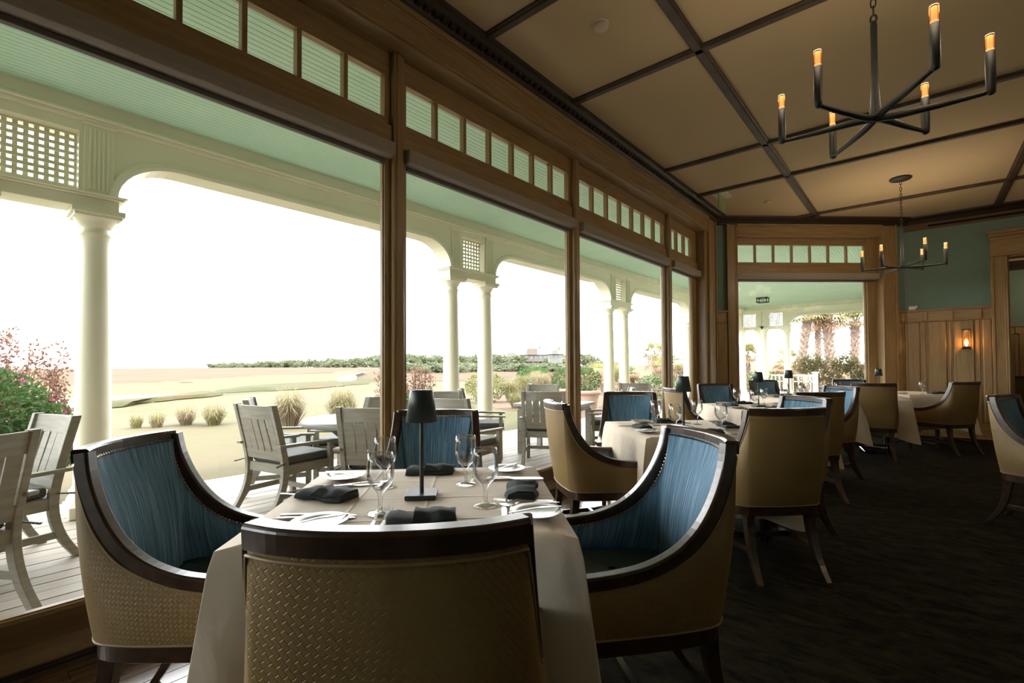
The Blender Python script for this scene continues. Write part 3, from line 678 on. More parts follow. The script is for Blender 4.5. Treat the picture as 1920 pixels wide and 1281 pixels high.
def blades(mb, rnd, n, h, spread, w, base=.1, droop=.5):
    for _ in range(n):
        a = rnd.uniform(0, 2 * math.pi); r0 = base * math.sqrt(rnd.random()); hh = h * rnd.uniform(.55, 1.05); sp = spread * rnd.uniform(.15, 1)
        dx, dy = math.cos(a), math.sin(a); px, py = -dy, dx; ww = w * rnd.uniform(.6, 1.2)
        p0 = Vector((dx * r0, dy * r0, 0)); p1 = p0 + Vector((dx * sp * .35, dy * sp * .35, hh * .72)); p2 = p0 + Vector((dx * sp, dy * sp, hh * (1 - droop * sp / max(spread, .01) * .7)))
        s_ = Vector((px, py, 0)) * ww
        mb.poly([p0 - s_, p0 + s_, p1 + s_ * .8, p1 - s_ * .8]); mb.poly([p1 - s_ * .8, p1 + s_ * .8, p2])
def leaves(mb, rnd, n, c, rad, size, shell=.45, zmin=None):
    """n leaf blades (folded pair of triangles) scattered in an ellipsoid"""
    c = Vector(c)
    for _ in range(n):
        while True:
            d = Vector((rnd.gauss(0, 1), rnd.gauss(0, 1), rnd.gauss(0, 1)))
            if d.length > .01: break
        d.normalize(); f = 1 - shell * rnd.random() ** 2
        p = c + Vector((d.x * rad[0], d.y * rad[1], d.z * rad[2])) * f
        if zmin is not None and p.z < zmin: continue
        t = (d + Vector((rnd.uniform(-1, 1), rnd.uniform(-1, 1), rnd.uniform(-.8, 1)))).normalized(); sd = t.cross(Vector((rnd.uniform(-1, 1), rnd.uniform(-1, 1), rnd.uniform(-1, 1))))
        if sd.length < .01: continue
        sd.normalize(); L = size * rnd.uniform(.6, 1.3); nn = sd.cross(t) * L * .12
        mb.poly([p - t * L * .5, p + sd * L * .26 + nn, p + t * L * .5, p - sd * L * .26 + nn])
def leafmat(name, cols, s=3.0):
    cols = [tuple(v * .41 for v in c) for c in cols]
    m, t, p = newmat(name); p.inputs['Roughness'].default_value = .6; p.inputs['Specular IOR Level'].default_value = .3
    tc = N(t, 'ShaderNodeTexCoord'); n1 = N(t, 'ShaderNodeTexNoise'); n1.inputs['Scale'].default_value = s; n1.inputs['Detail'].default_value = 8; n1.inputs['Roughness'].default_value = .8
    rp = N(t, 'ShaderNodeValToRGB'); e = rp.color_ramp.elements; n = len(cols)
    e[0].position = .36; e[0].color = (*cols[0], 1); e[1].position = .64; e[1].color = (*cols[-1], 1)
    for k in range(1, n - 1):
        q = e.new(.36 + .28 * k / (n - 1)); q.color = (*cols[k], 1)
    t.links.new(tc.outputs['Object'], n1.inputs['Vector']); t.links.new(n1.outputs[0], rp.inputs[0]); t.links.new(rp.outputs[0], p.inputs['Base Color'])
    tl = N(t, 'ShaderNodeBsdfTranslucent'); t.links.new(rp.outputs[0], tl.inputs[0]); mx = N(t, 'ShaderNodeMixShader'); mx.inputs[0].default_value = .35
    out = [q for q in t.nodes if q.type == 'OUTPUT_MATERIAL'][0]
    t.links.new(p.outputs[0], mx.inputs[1]); t.links.new(tl.outputs[0], mx.inputs[2]); t.links.new(mx.outputs[0], out.inputs[0]); return m
L_green = leafmat('shrub_leaves', [(0.054, 0.138, 0.035), (0.119, 0.247, 0.060), (0.247, 0.357, 0.119)])
L_pale = leafmat('pale_shrub_leaves', [(0.198, 0.217, 0.060), (0.357, 0.357, 0.119), (0.475, 0.415, 0.198)])
L_red = leafmat('russet_leaves', [(0.269, 0.124, 0.095), (0.427, 0.224, 0.156), (0.583, 0.381, 0.246)])
L_far = leafmat('haze_tinted_tree_leaves', [(.190, .236, .124), (.281, .315, .180), (.381, .381, .236)], .3)  # distance haze is put into this pale, greyed green
L_palm = leafmat('palm_fronds', [(0.240, 0.288, 0.073), (0.458, 0.458, 0.157), (0.674, 0.553, 0.240)], 2)
L_dead = leafmat('dry_palm_fronds', [(0.626, 0.362, 0.202), (0.862, 0.530, 0.333), (0.950, 0.696, 0.477)], 2)
L_hedge = leafmat('hedge_leaves', [(0.255, 0.235, 0.096), (0.444, 0.405, 0.176), (0.633, 0.507, 0.268)], 2.5)
G_straw = leafmat('straw_grass', [(0.427, 0.377, 0.187), (0.554, 0.478, 0.269), (0.618, 0.579, 0.350)], 2)
G_green = leafmat('green_grass_blades', [(.275, .275, .094), (.422, .390, .158), (.549, .464, .232)], 2)
G_pink = leafmat('pinkish_grass', [(0.456, 0.297, 0.202), (0.575, 0.411, 0.296), (0.613, 0.500, 0.356)], 2)
pinkf = M('pink_petals', (.34, .05, .13), (.42, .10, .20), rough=.6, nscale=30); whitef = M('white_petals', (.45, .42, .33), rough=.6)
bark = landmat('palm_bark', [(0.520, 0.369, 0.284), (0.867, 0.627, 0.500), (0.980, 0.867, 0.717)], 6, 20)
stemw = M('brown_stems', (.16, .10, .06), (.24, .16, .10), rough=.9)
# ---- grass clumps
clumps = [(-13.4, 6.2, .95, .75, 'largest grass clump on the lawn, left of the round porch table', 520), (-15.5, 5.0, .62, .55, 'grass clump on the lawn third from the round table', 300), (-16.2, 4.5, .55, .45, 'grass clump with tan base, right of the two small ones', 260),
          (-16.5, 3.4, .36, .20, 'smallest pale grass clump on the lawn beside the big column', 110), (-16.2, 3.8, .40, .26, 'second smallest pale grass clump beside the big column', 140), (-12.9, 7.5, .98, .80, 'grass clump directly behind the round porch table', 480),
          (-15.6, 10.7, .62, .50, 'reddish grass clump just left of the first window mullion', 280), (-14.0, 16.4, .95, .62, 'feathery pale grass in the mulch bed behind the porch tables', 420), (-15.2, 18.6, 1.15, .7, 'tall feathery grass in the middle of the mulch bed', 420),
          (-11.9, 14.2, .62, .45, 'low grass tuft at the left end of the mulch bed', 240), (-19, 25.5, 1.1, .9, 'pale grass clump at the back of the mulch bed', 380), (-16.4, 24.4, 1.0, .8, 'pale grass clump near the second window mullion', 380),
          (-8.2, 7.9, .75, .5, 'green grass tuft between the second pair of columns', 260), (-23, 30, 1.2, 1.1, 'broad pale grass clump beyond the mulch bed', 380), (-20.5, 31.5, 1.2, 1.1, 'rear grass clump left of the palmettos', 380), (-12.0, 9.4, .7, .55, 'tan grass clump behind the white column pair', 260)]
for i, (x, y, h, sp, lab, n) in enumerate(clumps):
    rnd = random.Random(100 + i)
    t = thing('grass_clump', lab, 'grass', (x, y, gz(x, y)), 0, 'ornamental grass clumps'); h *= 1.35; sp *= 1.35
    k = MB(); blades(k, rnd, n, h, sp, .004 + .003 * h, base=.10 + .06 * sp, droop=.75); k.build('blades', (G_pink if i in (6,) else (G_green if i in (7, 8, 9, 12, 3, 4) else G_straw)), t, kind='stuff', fix=False)
    k = MB(); blades(k, rnd, n // 2, h * .7, sp * .95, .008, base=.1 + .1 * sp, droop=.9); k.build('dry_blades', G_pink if i % 2 == 0 else G_green, t, kind='stuff', fix=False)
# ---- flowering shrubs and bushes
def shrub(name, lab, loc, blobs, mat, size, stems=True, flowers=0, plume=None, seed=1, cat='shrub', n=900):
    t = thing(name, lab, cat, loc); rnd = random.Random(seed); k = MB()
    for c, r_, f in blobs: leaves(k, rnd, int(n * f), c, r_, size, zmin=.02)
    k.build('foliage', mat, t, kind='stuff', fix=False)
    if stems:
        k = MB()
        for q in range(7):
            a = rnd.uniform(0, 6.28); b0 = blobs[0]; k.tube([(0, 0, -.05), (math.cos(a) * b0[1][0] * .3, math.sin(a) * b0[1][1] * .3, b0[0][2] * .7), (math.cos(a) * b0[1][0] * .6, math.sin(a) * b0[1][1] * .6, b0[0][2] + b0[1][2] * .5)], [.02, .014, .006], 5)
        k.build('stems', stemw, t, kind='stuff')
    if plume:
        k = MB()
        for q in range(plume[0]):
            a = rnd.uniform(0, 6.28); rr = math.sqrt(rnd.random()); px_, py_ = math.cos(a) * plume[1] * rr * .7 - plume[1] * .65, math.sin(a) * plume[1] * rr; hh = plume[2] * rnd.uniform(.8, 1.1)
            k.tube([(px_ * .6, py_ * .6, .2), (px_, py_, hh)], [.006, .003], 4, cap=False)
            for z in range(34):
                zz = hh * (.50 + .5 * z / 34); leaves(k, rnd, 3, (px_ + rnd.gauss(0, .045), py_ + rnd.gauss(0, .045), zz), (.06, .06, .04), .055)
        k.build('russet_plumes', L_red, t, kind='stuff', fix=False)
    if flowers:
        for q in range(flowers):
            b0 = blobs[q % len(blobs)]; d = Vector((rnd.gauss(0, 1), rnd.gauss(0, 1), abs(rnd.gauss(0, .8)))).normalized()
            p = Vector(b0[0]) + Vector((d.x * b0[1][0], d.y * b0[1][1], d.z * b0[1][2])); k = MB(); leaves(k, rnd, 9, (0, 0, 0), (.03, .03, .025), .05)
            fo = k.build('flower', whitef if q % 9 == 4 else pinkf, t, fix=False); fo.location = p
    return t
shrub('flowering_shrub', 'leafy green shrub with pink flowers and russet plumes at the far left', (-7.95, .22, -.45), [((0, 0, 1.14), (.85, .62, .55), 1.6), ((.2, .5, .85), (.45, .36, .45), .6), ((-.3, -.8, 1.1), (.7, .6, .5), 1)], L_green, .060, flowers=34, plume=(64, .85, 2.0), seed=3, n=3600)
shrub('flowering_shrub', 'green shrub with russet plumes between first mullion and column pair', (-7.6, 6.1, -.45), [((0, 0, .75), (.55, .55, .42), 1.2), ((.2, .5, .7), (.4, .4, .35), .6)], L_green, .055, flowers=6, plume=(30, .62, 1.55), seed=4, n=2600)
shrub('round_bush', 'round yellow-green bush behind the column pair', (-15.0, 15.8, -.45), [((0, 0, .7), (.95, .95, .72), 1)], L_pale, .12, seed=5, n=1600, cat='bush')
shrub('round_bush', 'broad green bush on the ridge right of the column pair', (-27.6, 35.6, gz(-27.6, 35.6)), [((0, 0, .75), (1.6, 1.6, .75), 1)], L_green, .22, seed=6, n=1400, cat='bush')
shrub('round_bush', 'reddish bush left of the broad green bush on the ridge', (-24.0, 33.5, gz(-24, 33.5)), [((0, 0, .5), (.9, .9, .55), 1)], L_red, .16, seed=7, n=800, cat='bush')
for i, (x, y, s_, lab) in enumerate([(-5.6, 24.6, 1.0, 'green bush behind the far railing between the columns'), (-7.4, 25.5, 1.1, 'pale green bush beyond the left far columns'), (-8.6, 19.4, .9, 'flowering green bush at the third window right edge'), (-7.9, 21.5, .9, 'green bush beside the narrow last window')]):
    shrub('round_bush', lab, (x, y, -.45), [((0, 0, .7 * s_), (.9 * s_, .9 * s_, .7 * s_), 1)], L_green if i != 1 else L_pale, .10, seed=20 + i, n=1300, cat='bush', flowers=6 if i == 2 else 0)
# ---- planters
def planter(x, y, lab, lab2, s_=1.0, seed=1):
    z = gz(x, y); p = thing('terracotta_planter', lab, 'planter', (x, y, z))
    MB().lathe([(.27 * s_, 0), (.40 * s_, .60 * s_)], 24).build('pot_body', terra, p); MB().lathe([(.40 * s_, .60 * s_), (.44 * s_, .60 * s_), (.45 * s_, .74 * s_), (.40 * s_, .74 * s_), (.38 * s_, .66 * s_)], 24, cap=False).build('rim', terra, p)
    MB().lathe([(.01, .68 * s_), (.385 * s_, .68 * s_)], 20, cap=False).build('soil', mulch_m, p)
    shrub('potted_shrub', lab2, (x, y, z + .68 * s_), [((0, 0, .42), (.50, .50, .45), 1)], L_green, .09, seed=seed, n=1100, flowers=8, cat='plant')
planter(-9.0, 14.7, 'large terracotta planter just right of the second mullion', 'leafy green shrub growing in the large terracotta planter', 1.05, 31)
planter(-10.9, 16.0, 'terracotta planter behind the second window mullion', 'pink flowering shrub in the planter left of the second mullion', 1.0, 32)
# ---- palmettos and palms
def fan(mb, rnd, base, d, size, n=13):
    d = Vector(d).normalized(); sd = d.cross(Vector((0, 0, 1)))
    if sd.length < .05: sd = Vector((1, 0, 0))
    sd.normalize(); nn = sd.cross(d); base = Vector(base); hub = base + d * size * .55
    mb.bar(base, hub, .03 * size, .02 * size)
    for k in range(n):
        a = R(-105 + 210 * k / (n - 1)); v = (d * math.cos(a) + sd * math.sin(a)).normalized(); tip = hub + v * size * .62 * rnd.uniform(.85, 1.1) - Vector((0, 0, .22 * size * rnd.uniform(.3, 1)))
        mid = hub + v * size * .33; w = nn.cross(v) * .035 * size; mb.poly([hub, mid - w, tip, mid + w])
def palm(lab, x, y, h, tr, crown, green=.5, lean=(0, 0), seed=1, size=.9, boots=True, name='palm_tree', base_z=None):
    rnd = random.Random(seed); z0 = gz(x, y) - .05 if base_z is None else base_z; t = thing(name, lab, 'palm', (x, y, z0), 0, 'palms beyond the porch')
    if h > .3:
        n = 9; pts = [(lean[0] * (k / n) ** 1.5, lean[1] * (k / n) ** 1.5, h * k / n) for k in range(n + 1)]
        MB().tube(pts, [tr * (1.15 if k == 0 else (.9 + .25 * (k / n))) for k in range(n + 1)], 10).build('trunk', bark, t)
        if boots:
            k2 = MB(); q = int(h * 26)
            for k in range(q):
                f = .25 + .75 * k / q; zc = h * f; a = k * 2.4; cx_, cy_ = lean[0] * f ** 1.5, lean[1] * f ** 1.5; rr = tr * (.9 + .25 * f)
                dx, dy = math.cos(a), math.sin(a); L = rnd.uniform(.16, .30) * (tr / .2)
                k2.bar((cx_ + dx * rr * .8, cy_ + dy * rr * .8, zc), (cx_ + dx * (rr + L * .55), cy_ + dy * (rr + L * .55), zc + L), .11 * tr / .2, .035, (dx, dy, 0), .04, .012)
            k2.build('leaf_boots', bark, t, kind='stuff')
    for nm, mat, cnt, lo, hi in (('green_fronds', L_palm, int(crown * green), -20, 80), ('dry_fronds', L_dead, int(crown * (1 - green)), -55, 10)):
        k3 = MB()
        for k in range(cnt):
            a = rnd.uniform(0, 6.283); e = R(rnd.uniform(lo, hi)); fan(k3, rnd, (lean[0], lean[1], h), (math.cos(a) * math.cos(e), math.sin(a) * math.cos(e), math.sin(e)), size * rnd.uniform(.8, 1.15))
        if cnt: k3.build(nm, mat, t, kind='stuff', fix=False)
    return t
for i, (x, y, h, lab) in enumerate([(-5.18, 31.0, 4.35, 'leaning palm trunk just right of the lone far column'), (-5.0, 36.5, 4.3, 'slender palm second from left in the canted window'), (-3.72, 31.6, 4.3, 'stout palm with a split stump, third from left in the canted window'), (-2.95, 34.6, 4.2, 'rightmost palm in the canted window')]):
    palm(lab, x, y, h, (.19, .16, .22, .20)[i], 34, .8, ((.5, 0), (0, 0), (-.2, 0), (.1, 0))[i], 40 + i, 1.15)
for i, (x, y, h, c, g_, sz, lab) in enumerate([(-11.6, 26.4, 2.3, 40, .6, 1.0, 'tallest palmetto with a green crown in the third window'), (-13.0, 25.5, 1.2, 44, .25, .9, 'rusty palmetto left of the tallest one'), (-14.6, 26.6, 1.3, 40, .15, 1.0, 'orange palmetto right of the second mullion'), (-16.0, 28.0, 1.1, 36, .35, .95, 'palmetto with green tips near the second mullion'),
        (-10.2, 24.6, 1.5, 40, .45, .9, 'low palmetto right of the third column pair'), (-9.4, 25.6, 1.6, 44, .2, .95, 'orange palmetto in the narrow last window'), (-11.0, 29.8, 1.9, 36, .4, 1.0, 'palmetto behind the narrow last window'), (-21.8, 33.4, 2.3, 26, .8, .9, 'small lone palm left of the second mullion'),
        (-12.4, 23.2, .8, 40, .55, .85, 'low green palmetto between the third column pair'), (-8.0, 31.6, 2.2, 34, .75, .85, 'spiky green palm beyond the left far columns'), (-7.0, 37.6, 1.9, 40, .3, 1.1, 'rusty palmetto behind the far lattice pairs'), (-6.2, 33.0, 1.3, 40, .2, 1.0, 'orange palmetto left of the leaning palm'), (-8.6, 30.2, .9, 34, .35, .9, 'low rusty palmetto at the canted window left edge'),
        (-18.0, 30.5, 1.0, 36, .3, 1.0, 'rusty palmetto at the right of the distant houses'), (-4.4, 38.5, 1.0, 34, .3, 1.1, 'low rusty palmetto behind the palm trunks')]):
    palm(lab, x, y, h, .13, c, g_, (0, 0), 60 + i, sz, name='palmetto')
hd = thing('hedge', 'tall clipped brown-green hedge beyond the porch railing', 'hedge', (-2.2, 23.4, -.45)); rnd = random.Random(9)
k = MB()
for q in range(26): leaves(k, rnd, 620, (-2.2 + q * .2, rnd.uniform(-.3, .3), rnd.uniform(.4, 1.80)), (.35, .4, .38), .085, zmin=.02)
k.build('foliage', L_hedge, hd, kind='stuff', fix=False)
k = MB()
for q in range(60):
    x = -2.3 + q * .09; k.tube([(x, rnd.uniform(-.5, -.2), 0), (x + rnd.uniform(-.2, .2), -.42, .9), (x + rnd.uniform(-.4, .4), -.38, 1.8)], [.016, .010, .004], 4, cap=False)
k.build('twigs', stemw, hd, kind='stuff', fix=False)
# ---- distant trees and houses
tm = []
for s_ in range(4):
    rnd = random.Random(200 + s_); k = MB()
    for q in range(5): leaves(k, rnd, 90, (rnd.uniform(-1.6, 1.6), rnd.uniform(-1.6, 1.6), rnd.uniform(1.6, 3.6)), (1.7, 1.7, 1.3), 1.0, shell=.6)
    kt = MB(); kt.tube([(0, 0, -1), (.1, 0, 2.6)], [.22, .12], 6)
    tm.append((k.mesh('crown', L_far, fix=False), kt.mesh('trunk', stemw)))
rnd = random.Random(77); cR, sR = math.cos(R(40.35)), math.sin(R(40.35))
def at(px, d):
    l = (px - 960) / 899.9; return (d * (-sR + l * cR), d * (cR + l * sR))
placed = []
for i in range(260):
    px = rnd.uniform(395, 1110); f = (px - 395) / 715; d = rnd.uniform(240, 430) * (1.25 - .45 * f); x, y = at(px, d)
    s_ = rnd.uniform(.9, 1.6) * (.50 + .70 * sstep(395, 800, px)) * (d / 300)
    if any(math.hypot(x - q[0], y - q[1]) < 3.1 * (s_ + q[2]) for q in placed): continue
    placed.append((x, y, s_))
    t = thing('distant_tree', 'leafy tree in the hazy line along the horizon', 'tree', (x, y, gz(x, y) - .6), rnd.uniform(0, 6), 'trees along the horizon')
    c, k = tm[i % 4]; t.scale = (s_ * 1.35, s_ * 1.35, s_); inst('crown', c, t, kind='stuff'); inst('trunk', k, t)
for i in range(110):
    px = rnd.uniform(740, 1165); d = rnd.uniform(85, 170); x, y = at(px, d); s_ = rnd.uniform(.35, .75)
    if any(math.hypot(x - q[0], y - q[1]) < 3.3 * (s_ + q[2]) for q in placed): continue
    placed.append((x, y, s_))
    t = thing('distant_bush', 'leafy bush on the rough in front of the distant houses', 'bush', (x, y, gz(x, y) - .9 * s_), rnd.uniform(0, 6), 'bushes in front of the houses')
    c, k = tm[i % 4]; t.scale = (s_ * 1.5, s_ * 1.5, s_ * .8); inst('crown', c, t, kind='stuff')
hw = M('pale_house_siding', (.145, .13, .115), (.16, .145, .128), rough=.8); hr = M('grey_house_roof', (.11, .105, .10), (.13, .125, .115), rough=.8); hg = M('house_window_glass', (.10, .13, .15), rough=.2); hb = M('tan_house_siding', (.125, .10, .085), (.14, .115, .095), rough=.8)
def house(lab, px, d, w, dep, h, rh, mat, nwin, floors=2, seed=1):
    x, y = at(px, d); hs = thing('house', lab, 'house', (x, y, gz(x, y) - .5), R(40))
    MB().box(-w / 2, w / 2, -dep / 2, dep / 2, 0, h).build('walls', mat, hs)
    MB().prism([(-dep / 2 - .6, h), (dep / 2 + .6, h), (0, h + rh)], 'x', -w / 2 - .6, w / 2 + .6).build('roof', hr, hs)
    MB().box(w * .2, w * .2 + 1, -.5, .5, h, h + rh + .8).build('chimney', hb, hs)
    fh = h / floors
    for f in range(floors):
        for k in range(nwin):
            cx_ = -w / 2 + w * (k + .5) / nwin; wd = w / nwin * .55
            MB().box(cx_ - wd / 2, cx_ + wd / 2, -dep / 2 - .08, -dep / 2, f * fh + fh * .3, f * fh + fh * .82).build('window', hg, hs)
    MB().box(-w / 2, w / 2, -dep / 2 - 2.2, -dep / 2, fh - .15, fh + .1).build('balcony', mat, hs)
    for k in range(nwin + 1): MB().box(-.14, .14, -dep / 2 - 2.1, -dep / 2 - 1.8, 0, fh).build('porch_post', hw, hs).location.x = -w / 2 + .2 + (w - .4) * k / nwin
    MB().box(-w * .22, w * .12, -dep / 2 - 1.2, 0, h, h + rh * .8).build('dormer', mat, hs)
house('large tan beach house with a porch of posts, centre of the horizon', 1000, 232, 13, 9, 6.2, 3.6, hb, 6, seed=1)
house('long pale house with a grey roof left of the tan one', 962, 280, 13, 9, 6.4, 2.8, hw, 5)
house('tall narrow house with glass storeys beside the second mullion', 1041, 170, 4.6, 5, 5.4, 1.8, hw, 3, 3)
house('small white gabled house among trees left of the column pair', 796, 330, 8, 7, 5.8, 3.4, hw, 3)
house('pale roofed house partly behind the column pair', 930, 310, 14, 10, 6.0, 3.0, hb, 4)
for i, px in enumerate((425, 455, 495, 530, 560, 600)):
    house(['tiny pale house, leftmost on the horizon', 'tiny pale house, second on the horizon', 'tiny tan house, third on the horizon', 'tiny white house, fourth on the horizon', 'tiny tan house, fifth on the horizon', 'tiny white house nearest the first mullion on the horizon'][i], px, 430, 7, 6, 3.6, 2, hw if i % 2 else hb, 3)
# ------------------------------------------------------------------ dining chair
ZTOP = .972
def make_chair():
    c = thing('dining_chair', '', 'chair', group='upholstered dining chairs')
    # upper edge of the wooden rail and upper edge of the leather shell, right half, back centre -> arm front
    rb = spline([(0, -.348, ZTOP), (.08, -.342, ZTOP), (.16, -.324, ZTOP), (.226, -.294, ZTOP)], 4)
    rs = spline([(.228, -.250, ZTOP - .007), (.234, -.234, .885), (.244, -.194, .790), (.256, -.134, .706), (.267, -.058, .648), (.277, .035, .613), (.284, .13, .599), (.289, .22, .594), (.291, .30, .592)], 4)
    bk = spline([(0, -.345, ZTOP - .034), (.08, -.339, ZTOP - .034), (.16, -.321, ZTOP - .034), (.222, -.291, ZTOP - .034)], 4)
    sd = spline([(.222, -.291, ZTOP - .034), (.231, -.268, .860), (.241, -.226, .756), (.253, -.160, .668), (.264, -.078, .612), (.274, .025, .577), (.281, .13, .563), (.286, .22, .558), (.288, .30, .556)], 4)
    half = bk + sd[1:]                                   # centre -> front, right side (+x)
    full = [Vector((-p.x, p.y, p.z)) for p in reversed(half[1:])] + half
    nb = len(full)
    # bottom outline matching point by point
    def bottom(p, i):
        f = abs(i - (nb - 1) / 2) / ((nb - 1) / 2)       # 0 at centre, 1 at the arm front
        k = len(bk) - 1; n_half = (nb - 1) / 2; s_ = 1 if i >= n_half else -1
        j = abs(i - n_half)
        if j <= k: t = j / k; return Vector((s_ * .205 * t, -.262 + .018 * t * t, .405))
        t = (j - k) / (n_half - k)
        cp = spline([(.205, -.244, 0), (.252, -.200, 0), (.274, -.10, 0), (.283, .05, 0), (.286, .18, 0), (.286, .30, 0)], 8)
        u = t * (len(cp) - 1); a = int(min(u, len(cp) - 2)); q = cp[a].lerp(cp[a + 1], u - a)
        return Vector((s_ * q.x, q.y, .405))
    bot = [bottom(p, i) for i, p in enumerate(full)]
    rows = []
    NV = 9
    for v in range(NV + 1):
        t = v / NV; row = []
        for p, q in zip(full, bot):
            r_ = q.lerp(p + Vector((0, 0, .004)), t); out = Vector((r_.x, r_.y + .02, 0)).normalized()
            bul = .014 * math.sin(math.pi * t) + .002
            row.append(r_ + out * bul)
        rows.append(row)
    outer = MB().grid(rows).build('outer_back', leather_m, c)
    # piping along the bottom of the leather and below the rail
    pip = MB(); pip.tube([p + Vector((p.x, p.y, 0)).normalized() * .001 for p in bot], .004, 6)
    tp = [r_.copy() for r_ in rows[-1]]
    pip2 = MB(); pip2.tube([rows[NV - 1][i].lerp(tp[i], .62) + Vector((tp[i].x, tp[i].y, 0)).normalized() * .002 for i in range(nb)], .0035, 6)
    pip.build('bottom_piping', leather_p, outer); pip2.build('top_piping', leather_p, outer)
    # inner striped upholstery
    def inward(i, w):
        p = full[i]; a = full[max(i - 1, 0)]; b_ = full[min(i + 1, nb - 1)]; t = Vector((b_.x - a.x, b_.y - a.y, 0))
        n_ = Vector((-t.y, t.x, 0)).normalized()
        if n_.dot(Vector((-p.x, .1 - p.y, 0))) < 0: n_ = -n_
        return n_ * w
    rows = []; NI = 8
    inn_bot = []
    for i in range(nb):
        q = bot[i] + inward(i, .062); q.z = .455; inn_bot.append(q)
    # smooth the inward offsets so the corners stay rounded
    def smooth(L, k=3):
        for _ in range(k): L = [L[0]] + [(L[i - 1] + L[i] * 2 + L[i + 1]) / 4 for i in range(1, len(L) - 1)] + [L[-1]]
        return L
    inn_bot = smooth(inn_bot, 4)
    tops = []
    for i in range(nb):
        q = full[i] + inward(i, .036) + Vector((0, 0, .004)); tops.append(q)
    tops2 = smooth(tops, 1)
    for v in range(NI + 1):
        t = v / NI; row = []
        for i in range(nb):
            r_ = inn_bot[i].lerp(tops2[i], t); r_ = r_ + inward(i, 1) * (.022 * math.sin(math.pi * min(1, t * 1.05)) if t < .99 else 0)
            row.append(r_)
        rows.append(row)
    MB().grid(rows, flip=True).build('inner_back', stripe_m, c, fix=False)
    # nailheads along the upper edge of the stripes
    nl = MB(); pts = [rows[NI][i].lerp(rows[NI - 1][i], .10) + inward(i, .004) for i in range(nb)]
    acc = 0; last = pts[0]
    for i in range(1, nb):
        seg = (pts[i] - pts[i - 1]).length; t = 0
        while acc + seg - t >= .015:
            t += .015 - acc; acc = 0; p = pts[i - 1].lerp(pts[i], t / seg); n_ = inward(i, 1); tg = (pts[i] - pts[i - 1]).normalized(); b_ = tg.cross(n_)
            r0 = .0052; ring = [p + tg * r0 * math.cos(a) + b_ * r0 * math.sin(a) for a in [k * math.pi / 3 for k in range(6)]]; ap = p + n_ * .0045
            for k in range(6): nl.poly([ring[k], ring[(k + 1) % 6], ap])
        acc += seg - t
    nl.build('nailheads', brass, c, kind='stuff')
    # rail: back and two sides, wood frame on the edge
    def rail(pts, out, name):
        path = []
        for i, p in enumerate(pts):
            a = pts[max(i - 1, 0)]; b_ = pts[min(i + 1, len(pts) - 1)]; t = (b_ - a).normalized()
            n_ = out(p); n_ = (n_ - t * n_.dot(t)).normalized(); m_ = t.cross(n_).normalized()
            if m_.dot(Vector((0, .6, 1))) < 0: m_ = -m_
            path.append((p, n_, m_))
        sec = [(.006, -.042), (.008, -.006), (.004, 0), (-.030, 0), (-.036, -.006), (-.036, -.042)]
        return MB().sweep(path, sec).mesh(name, chairwood, bevel=.002)
    fb = [Vector((-p.x, p.y, p.z)) for p in reversed(rb[1:])] + rb
    inst('top_rail', rail(fb, lambda p: Vector((p.x * .35, -1, 0)).normalized(), 'top_rail'), c)
    for s_ in (1, -1):
        pts = [Vector((s_ * p.x, p.y, p.z)) for p in rs]
        inst('side_rail', rail(pts, lambda p: Vector((s_, 0, 0)), 'side_rail'), c)
        m = MB().box(s_ * .297 - (.042 if s_ > 0 else 0), s_ * .297 + (0 if s_ > 0 else .042), .268, .304, .40, .560); m.build('arm_post', chairwood, c, bevel=.003)
    # seat cushion
    so = [p for p in inn_bot]
    out = [Vector((p.x * .985, p.y, 0)) for p in so] + [Vector((.22, .315, 0)), Vector((0, .325, 0)), Vector((-.22, .315, 0))]
    cen = Vector((0, .05, 0)); rows = []
    for z, f in ((.41, .97), (.425, 1.0), (.455, 1.0), (.475, .975), (.486, .90), (.492, .6), (.494, .05)):
        rows.append([cen + (q - cen) * f + Vector((0, 0, z)) for q in out])
    MB().grid(rows, closed_u=True).build('seat', seat_m, c)
    # apron
    ap = [Vector((p.x, p.y, 0)) for p in bot]; ap = ap + [Vector((.15, .308, 0)), Vector((0, .31, 0)), Vector((-.15, .308, 0))]
    rows = [[q * s_ + Vector((0, 0, z)) for q in ap] for z, s_ in ((.352, .88), (.348, .96), (.352, .975), (.402, .98), (.405, .95), (.405, .5))]
    MB().grid(rows, closed_u=True, sm=False).build('apron', chairwood, c)
    # legs
    for s_ in (1, -1):
        MB().bar((s_ * .248, .270, .37), (s_ * .240, .268, 0), .050, .050, (0, 1, 0), .030, .030).build('leg', chairwood, c, bevel=.003)
        pts = [(s_ * .185, -.205, .38), (s_ * .187, -.212, .28), (s_ * .190, -.235, .17), (s_ * .194, -.278, .075), (s_ * .198, -.330, 0)]
        path = [(Vector(p), Vector((1, 0, 0)), Vector((0, 1, 0))) for p in spline(pts, 3)]
        n_ = len(path); secs = []
        for i in range(n_):
            w = .052 - .022 * i / (n_ - 1); secs.append([(-w / 2, -w / 2), (w / 2, -w / 2), (w / 2, w / 2), (-w / 2, w / 2)])
        MB().sweep(path, secs).build('leg', chairwood, c, bevel=.002)
        MB().bar((s_ * .245, .268, .15), (s_ * .190, -.24, .15), .022, .030).build('side_stretcher', chairwood, c)
    MB().bar((-.218, .02, .15), (.218, .02, .15), .022, .028).build('cross_stretcher', chairwood, c)
    return c
chair0 = make_chair()
USED = []
def place_chair(x, y, heading, label):
    """heading: world angle (deg) the sitter faces"""
    rz = R(heading - 90)
    if not USED: chair0.location = (x, y, 0); chair0.rotation_euler = (0, 0, rz); chair0['label'] = label; USED.append(1); return chair0
    return copy_tree(chair0, (x, y, 0), rz, label)
